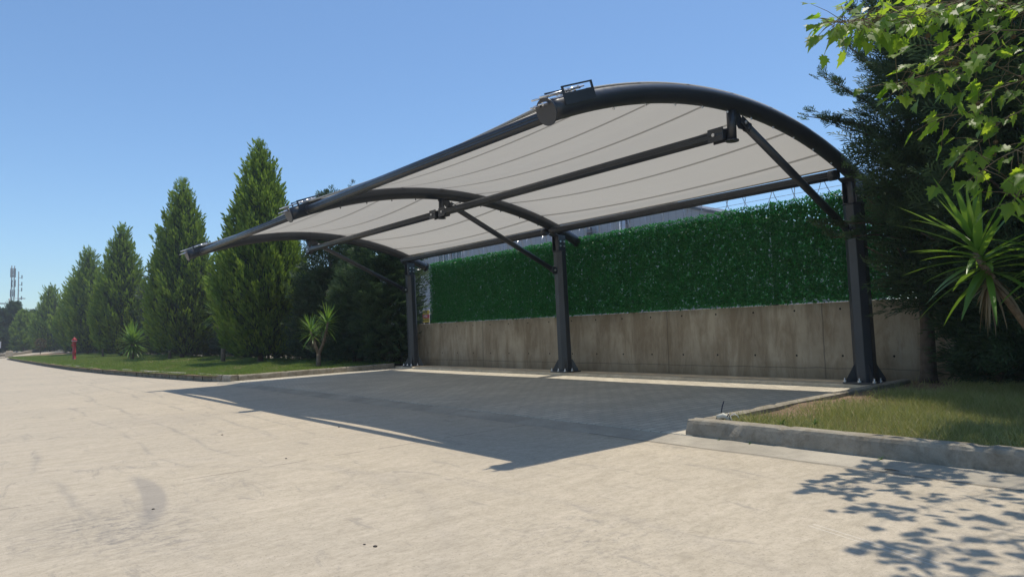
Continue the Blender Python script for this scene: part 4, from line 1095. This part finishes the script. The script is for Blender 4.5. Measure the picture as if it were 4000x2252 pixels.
o = lawn('grass', right_pts, 240000, .02, .11, .0050, M_grassdry, 3); o['label'] = 'thin patchy grass with bare soil in the right-hand planter'; o['category'] = 'grass'
# broadleaf weeds, in the planter and in the kerb crack
M_weed = leafmat('weed_leaf', (.06, .13, .03), (.10, .20, .04), (.16, .28, .06), .3, (.22, .38, .05))
def weed(x, y, z, s, label, seed, n=9):
    r = random.Random(seed); b = MB()
    for i in range(n):
        a = r.uniform(0, 2*PI); el = r.uniform(.2, 1.2); blade(b, (0, 0, 0), (math.cos(a)*math.cos(el), math.sin(a)*math.cos(el), math.sin(el)), s*r.uniform(.6, 1.1), s*.3, .8, 5)
    o = b.build('weed', M_weed, None, loc=(x, y, z)); tag(o, label, 'weed', 'small weeds by the right kerb')
weed(-1.86, 4.245, .004, .035, 'tiny green weed in the gutter crack nearest the right edge', 1)
weed(-2.96, 4.245, .004, .022, 'tiny weed at the kerb foot just right of the kerb corner', 2, 6)
weed(-2.72, 4.245, .004, .026, 'tiny two-leaf weed at the kerb foot left of the chipped spot', 3, 6)
weed(-2.62, 4.5, .12, .07, 'broad-leaved weed in the planter behind the chipped kerb', 4, 12)
weed(-2.45, 4.62, .12, .06, 'leafy weed cluster in the planter grass right of the cable stub', 5, 12)
weed(-2.9, 6.0, .13, .07, 'grey-green weed by the bare soil beside the paving kerb', 6, 12)

# ------------------------------------------------------------------ air
def haze():
    m = bpy.data.materials.new('haze_air'); m.use_nodes = True; t = m.node_tree; t.nodes.clear()
    o = t.nodes.new('ShaderNodeOutputMaterial'); v = t.nodes.new('ShaderNodeVolumePrincipled')
    v.inputs['Color'].default_value = (.86, .93, 1, 1); v.inputs['Density'].default_value = .0014
    t.links.new(v.outputs[0], o.inputs['Volume'])
    b = MB(); b.box((-60, 10, 6), (180, 110, 17)); h = b.build('haze', m); tag(h, kind='stuff')
haze()
# ------------------------------------------------------------------ small things
def cable_stub():
    root = empty('cable_stub', (-3.02, 4.46, .11)); tag(root, 'bundle of cut cables sticking out of a pale pipe at the planter corner', 'cable stub')
    Mp = simple('pale_conduit', (.55, .53, .45), .6); Mk = simple('cable_black', (.012, .014, .03), .4); Mw = simple('cable_grey', (.5, .5, .5), .5)
    b = MB(); b.tube([(0.02, .02, -.05), (0, 0, .03), (-.03, -.02, .045), (-.07, -.04, .03)], [.022, .022, .021, .020], 12); b.build('conduit', Mp, root)
    b = MB(); b.tube([(-.03, -.02, .0), (-.055, -.01, .06), (-.05, 0, .11), (-.04, .01, .15)], .0045, 8); b.build('cable', Mk, root)
    for i, (dx, dy) in enumerate(((-.06, -.02), (-.03, .04), (.03, -.03), (.05, .02))):
        b = MB(); b.tube([(-.02, -.01, .02), (dx*.7, dy, .06), (dx*1.2, dy*1.3, .045), (dx*1.5, dy*1.6, .01)], .004, 7); b.build('cable', Mw if i % 2 else Mk, root)
cable_stub()
def hydrant():
    Mr = simple('hydrant_red', (.36, .025, .03), .45, var=.2); Mw = simple('hydrant_white', (.6, .5, .5), .5)
    root = empty('fire_hydrant', (-39.1, 4.52, .13)); root.scale = (.68, .68, 1); tag(root, 'red pillar fire hydrant standing on the lawn', 'hydrant')
    b = MB(); b.tube([(0, 0, z) for z in (-.05, .0, .03, .03, .30, .32, .36, .38, .80, .82, .88)], [.15, .15, .15, .105, .105, .125, .125, .105, .11, .13, .13], 20); b.build('pillar', Mr, root)
    b = MB(); b.tube([(0, 0, .90), (0, 0, .93), (0, 0, .99), (0, 0, 1.04), (0, 0, 1.07)], [.17, .17, .12, .05, .03], 20); b.build('cap', Mr, root)
    b = MB(); b.cyl((0, 0, .880), (0, 0, .902), .178, 20); b.build('white_ring', Mw, root)
    for a in (-.6, -2.3):
        b = MB(); d = Vector((math.cos(a), math.sin(a), 0)); b.cyl(d*.09+Vector((0, 0, .72)), d*.17+Vector((0, 0, .70)), .05, 14); b.cyl(d*.17+Vector((0, 0, .70)), d*.19+Vector((0, 0, .695)), .06, 14); b.build('outlet', Mr, root)
hydrant()
def mast():
    M_m = simple('mast_steel', (.17, .19, .22), .7); M_a = simple('antenna_panel', (.22, .24, .27), .6)
    root = empty('antenna_mast', (-120, 6.35, 0)); tag(root, 'tall slim lattice telecom mast with panel antennas above the far trees', 'antenna mast')
    b = MB(); H = 12.3; w_ = .20
    for s in ((-w_, -w_), (w_, -w_), (0, w_)): b.tube([(s[0], s[1], 0), (s[0]*.8, s[1]*.8, H)], .055, 6)
    z = 0; k = 0
    L = [(-w_*.9, -w_*.9), (w_*.9, -w_*.9), (0, w_*.9)]
    while z < H-.7:
        for i in range(3):
            a, c = L[i], L[(i+1) % 3]
            b.tube([(a[0], a[1], z), (c[0], c[1], z+.7)], .022, 4); b.tube([(a[0], a[1], z+.7), (c[0], c[1], z+.7)], .022, 4)
        z += .7
    b.build('lattice', M_m, root)
    for z, n in ((11.3, 4), (9.8, 3), (8.4, 3)):
        for i in range(n):
            a = i*2*PI/n+z; c = (math.cos(a)*.27, math.sin(a)*.27, z)
            b = MB(); b.box(c, (.12, .12, 1.3 if z > 11 else 1.0)); b.tube([(0, 0, z), c], .03, 5); b.build('panel_antenna', M_m, root)
    root2 = empty('antenna_pole', (-120, 7.0, 0)); tag(root2, 'thin mast pole with small aerials just right of the lattice mast', 'antenna pole')
    b = MB(); b.tube([(0, 0, 0), (0, 0, 11.5)], [.09, .06], 8); b.build('pole', M_m, root2)
    for z in (5.2, 6.0, 7.6, 8.8, 9.6, 10.6):
        b = MB(); b.tube([(0, 0, z), (.1, .35, z)], .025, 5); b.box((.1, .38, z+.15), (.12, .12, .5)); b.build('aerial', M_a, root2)
mast()
def lamp(x, y, H, label, arms):
    M_m = simple('lamp_steel', (.35, .34, .35), .5, .3)
    root = empty('street_lamp', (x, y, 0)); tag(root, label, 'street lamp', 'street lamps beyond the far trees')
    b = MB(); b.tube([(0, 0, 0), (0, 0, H)], [.10, .06], 8); b.build('pole', M_m, root)
    for s in arms:
        b = MB(); b.tube([(0, 0, H-.05), (0, s*.6, H), (0, s*1.1, H)], .035, 6); b.build('arm', M_m, root)
        b = MB(); b.box((0, s*1.35, H+.0), (.25, .6, .10)); b.build('lamp_head', M_m, root)
lamp(-108, 5.4, 7.0, 'two-armed street lamp just left of the antenna mast', (1,))
lamp(-85, 2.3, 5.15, 'street lamp whose head just enters at the left edge', (1,))
# traffic sign at the left edge, low wall and bollard block of the side road
def small_far():
    Mw = simple('sign_white_board', (.75, .75, .75), .5); Mk = simple('sign_black', (.03, .03, .03), .5); Mg = simple('sign_post_grey', (.3, .3, .3), .5)
    root = empty('road_sign', (-60, 2.36, -.05)); tag(root, 'white square road sign at the left edge of the picture', 'sign')
    b = MB(); b.box((0, 0, 1.05), (.02, .46, .46)); b.build('sign_face', Mw, root)
    b = MB(); b.box((.013, .0, 1.05), (.006, .22, .26)); b.build('sign_symbol', Mk, root)
    b = MB(); b.tube([(-.03, 0, 0), (-.03, 0, 1.2)], .025, 8); b.build('post', Mg, root)
    P = [(-72, 2.0, .0), (-73, 3.4, .05), (-76, 4.55, .12), (-79, 5.6, .28), (-83, 7.3, .42), (-88, 9.5, .5)]
    b = MB()
    for i in range(len(P)-1):
        a, c = Vector(P[i]), Vector(P[i+1]); d = (c-a); d.z = 0; d.normalize(); nv = Vector((-d.y, d.x, 0))*.12; n = len(b.v)
        for q in (a, c):
            b.v += [tuple(q-nv-Vector((0, 0, .4))), tuple(q-nv+Vector((0, 0, .20))), tuple(q+nv+Vector((0, 0, .20))), tuple(q+nv-Vector((0, 0, .4)))]
        for k in range(4): b.face((n+k, n+(k+1) % 4, n+4+(k+1) % 4, n+4+k))
        if i == 0: b.face((n, n+1, n+2, n+3))
    o = b.build('low_wall', M_kerb); tag(o, 'low pale concrete edge wall along the side road beyond the lawn', 'low wall')
    b = MB(); b.box((0, 0, .25), (.35, .5, .5)); b.box((0, 0, .53), (.28, .42, .06)); o = b.build('concrete_block', M_strip, None, .02, loc=(-69.5, 3.55, -.04)); tag(o, 'small pale concrete block standing before the low edge wall', 'block')
    # side road surface rising behind the lawn tip
    V = [(-69, 2.5, .0), (-70, 4.6, .03), (-74, 6.4, .16), (-80, 8.6, .30), (-73, 2.4, .0), (-74, 3.7, .06), (-77, 5.0, .15), (-84, 7.6, .40)]
    me = bpy.data.meshes.new('path'); me.from_pydata(V, [], [(0, 1, 5, 4), (1, 2, 6, 5), (2, 3, 7, 6)]); me.materials.append(M_road)
    o = bpy.data.objects.new('path', me); C.objects.link(o); tag(o, kind='structure')
small_far()
# bits of litter and stones on the concrete
M_stone = simple('dark_stone', (.07, .06, .05), .9)
def pebble(x, y, s, label, seed):
    r = random.Random(seed); b = MB(); b.ball((0, 0, s*.2), s, 9, 6, (1, .8, .35))
    b.v = [(v[0]*(1+r.uniform(-.2, .2)), v[1]*(1+r.uniform(-.2, .2)), v[2]) for v in b.v]
    o = b.build('pebble', M_stone, None, loc=(x, y, G(y))); tag(o, label, 'pebble', 'dark crumbs lying on the concrete road')
pebble(-2.67, 1.39, .011, 'largest dark crumb on the road, low in the middle of the picture', 1)
pebble(-2.73, 1.37, .007, 'tiny dark crumb just left of the largest one', 2)
pebble(-5.01, 1.90, .010, 'dark crumb on the bare road left of the canopy shadow\'s near corner', 3)
pebble(-6.22, 2.87, .012, 'dark crumb just outside the front edge of the canopy shadow', 4)
pebble(-4.14, .85, .010, 'dark crumb near the tyre mark at lower left', 5)
pebble(-6.72, 1.95, .012, 'farthest dark crumb on the open road, left of the canopy shadow', 6)
b = MB(); b.tube([(0, 0, .006), (.035, .004, .008), (.075, .0, .006)], [.003, .004, .002], 6)
o = b.build('twig', simple('twig_brown', (.13, .10, .07), .9), None, loc=(-1.75, 4.035, -.012)); o.rotation_euler = (0, 0, .1); tag(o, 'short brown twig lying on the crack beside the gutter', 'twig')
for nm, me in ((o.name, o.data) for o in bpy.data.objects if o.type == 'MESH'): pass
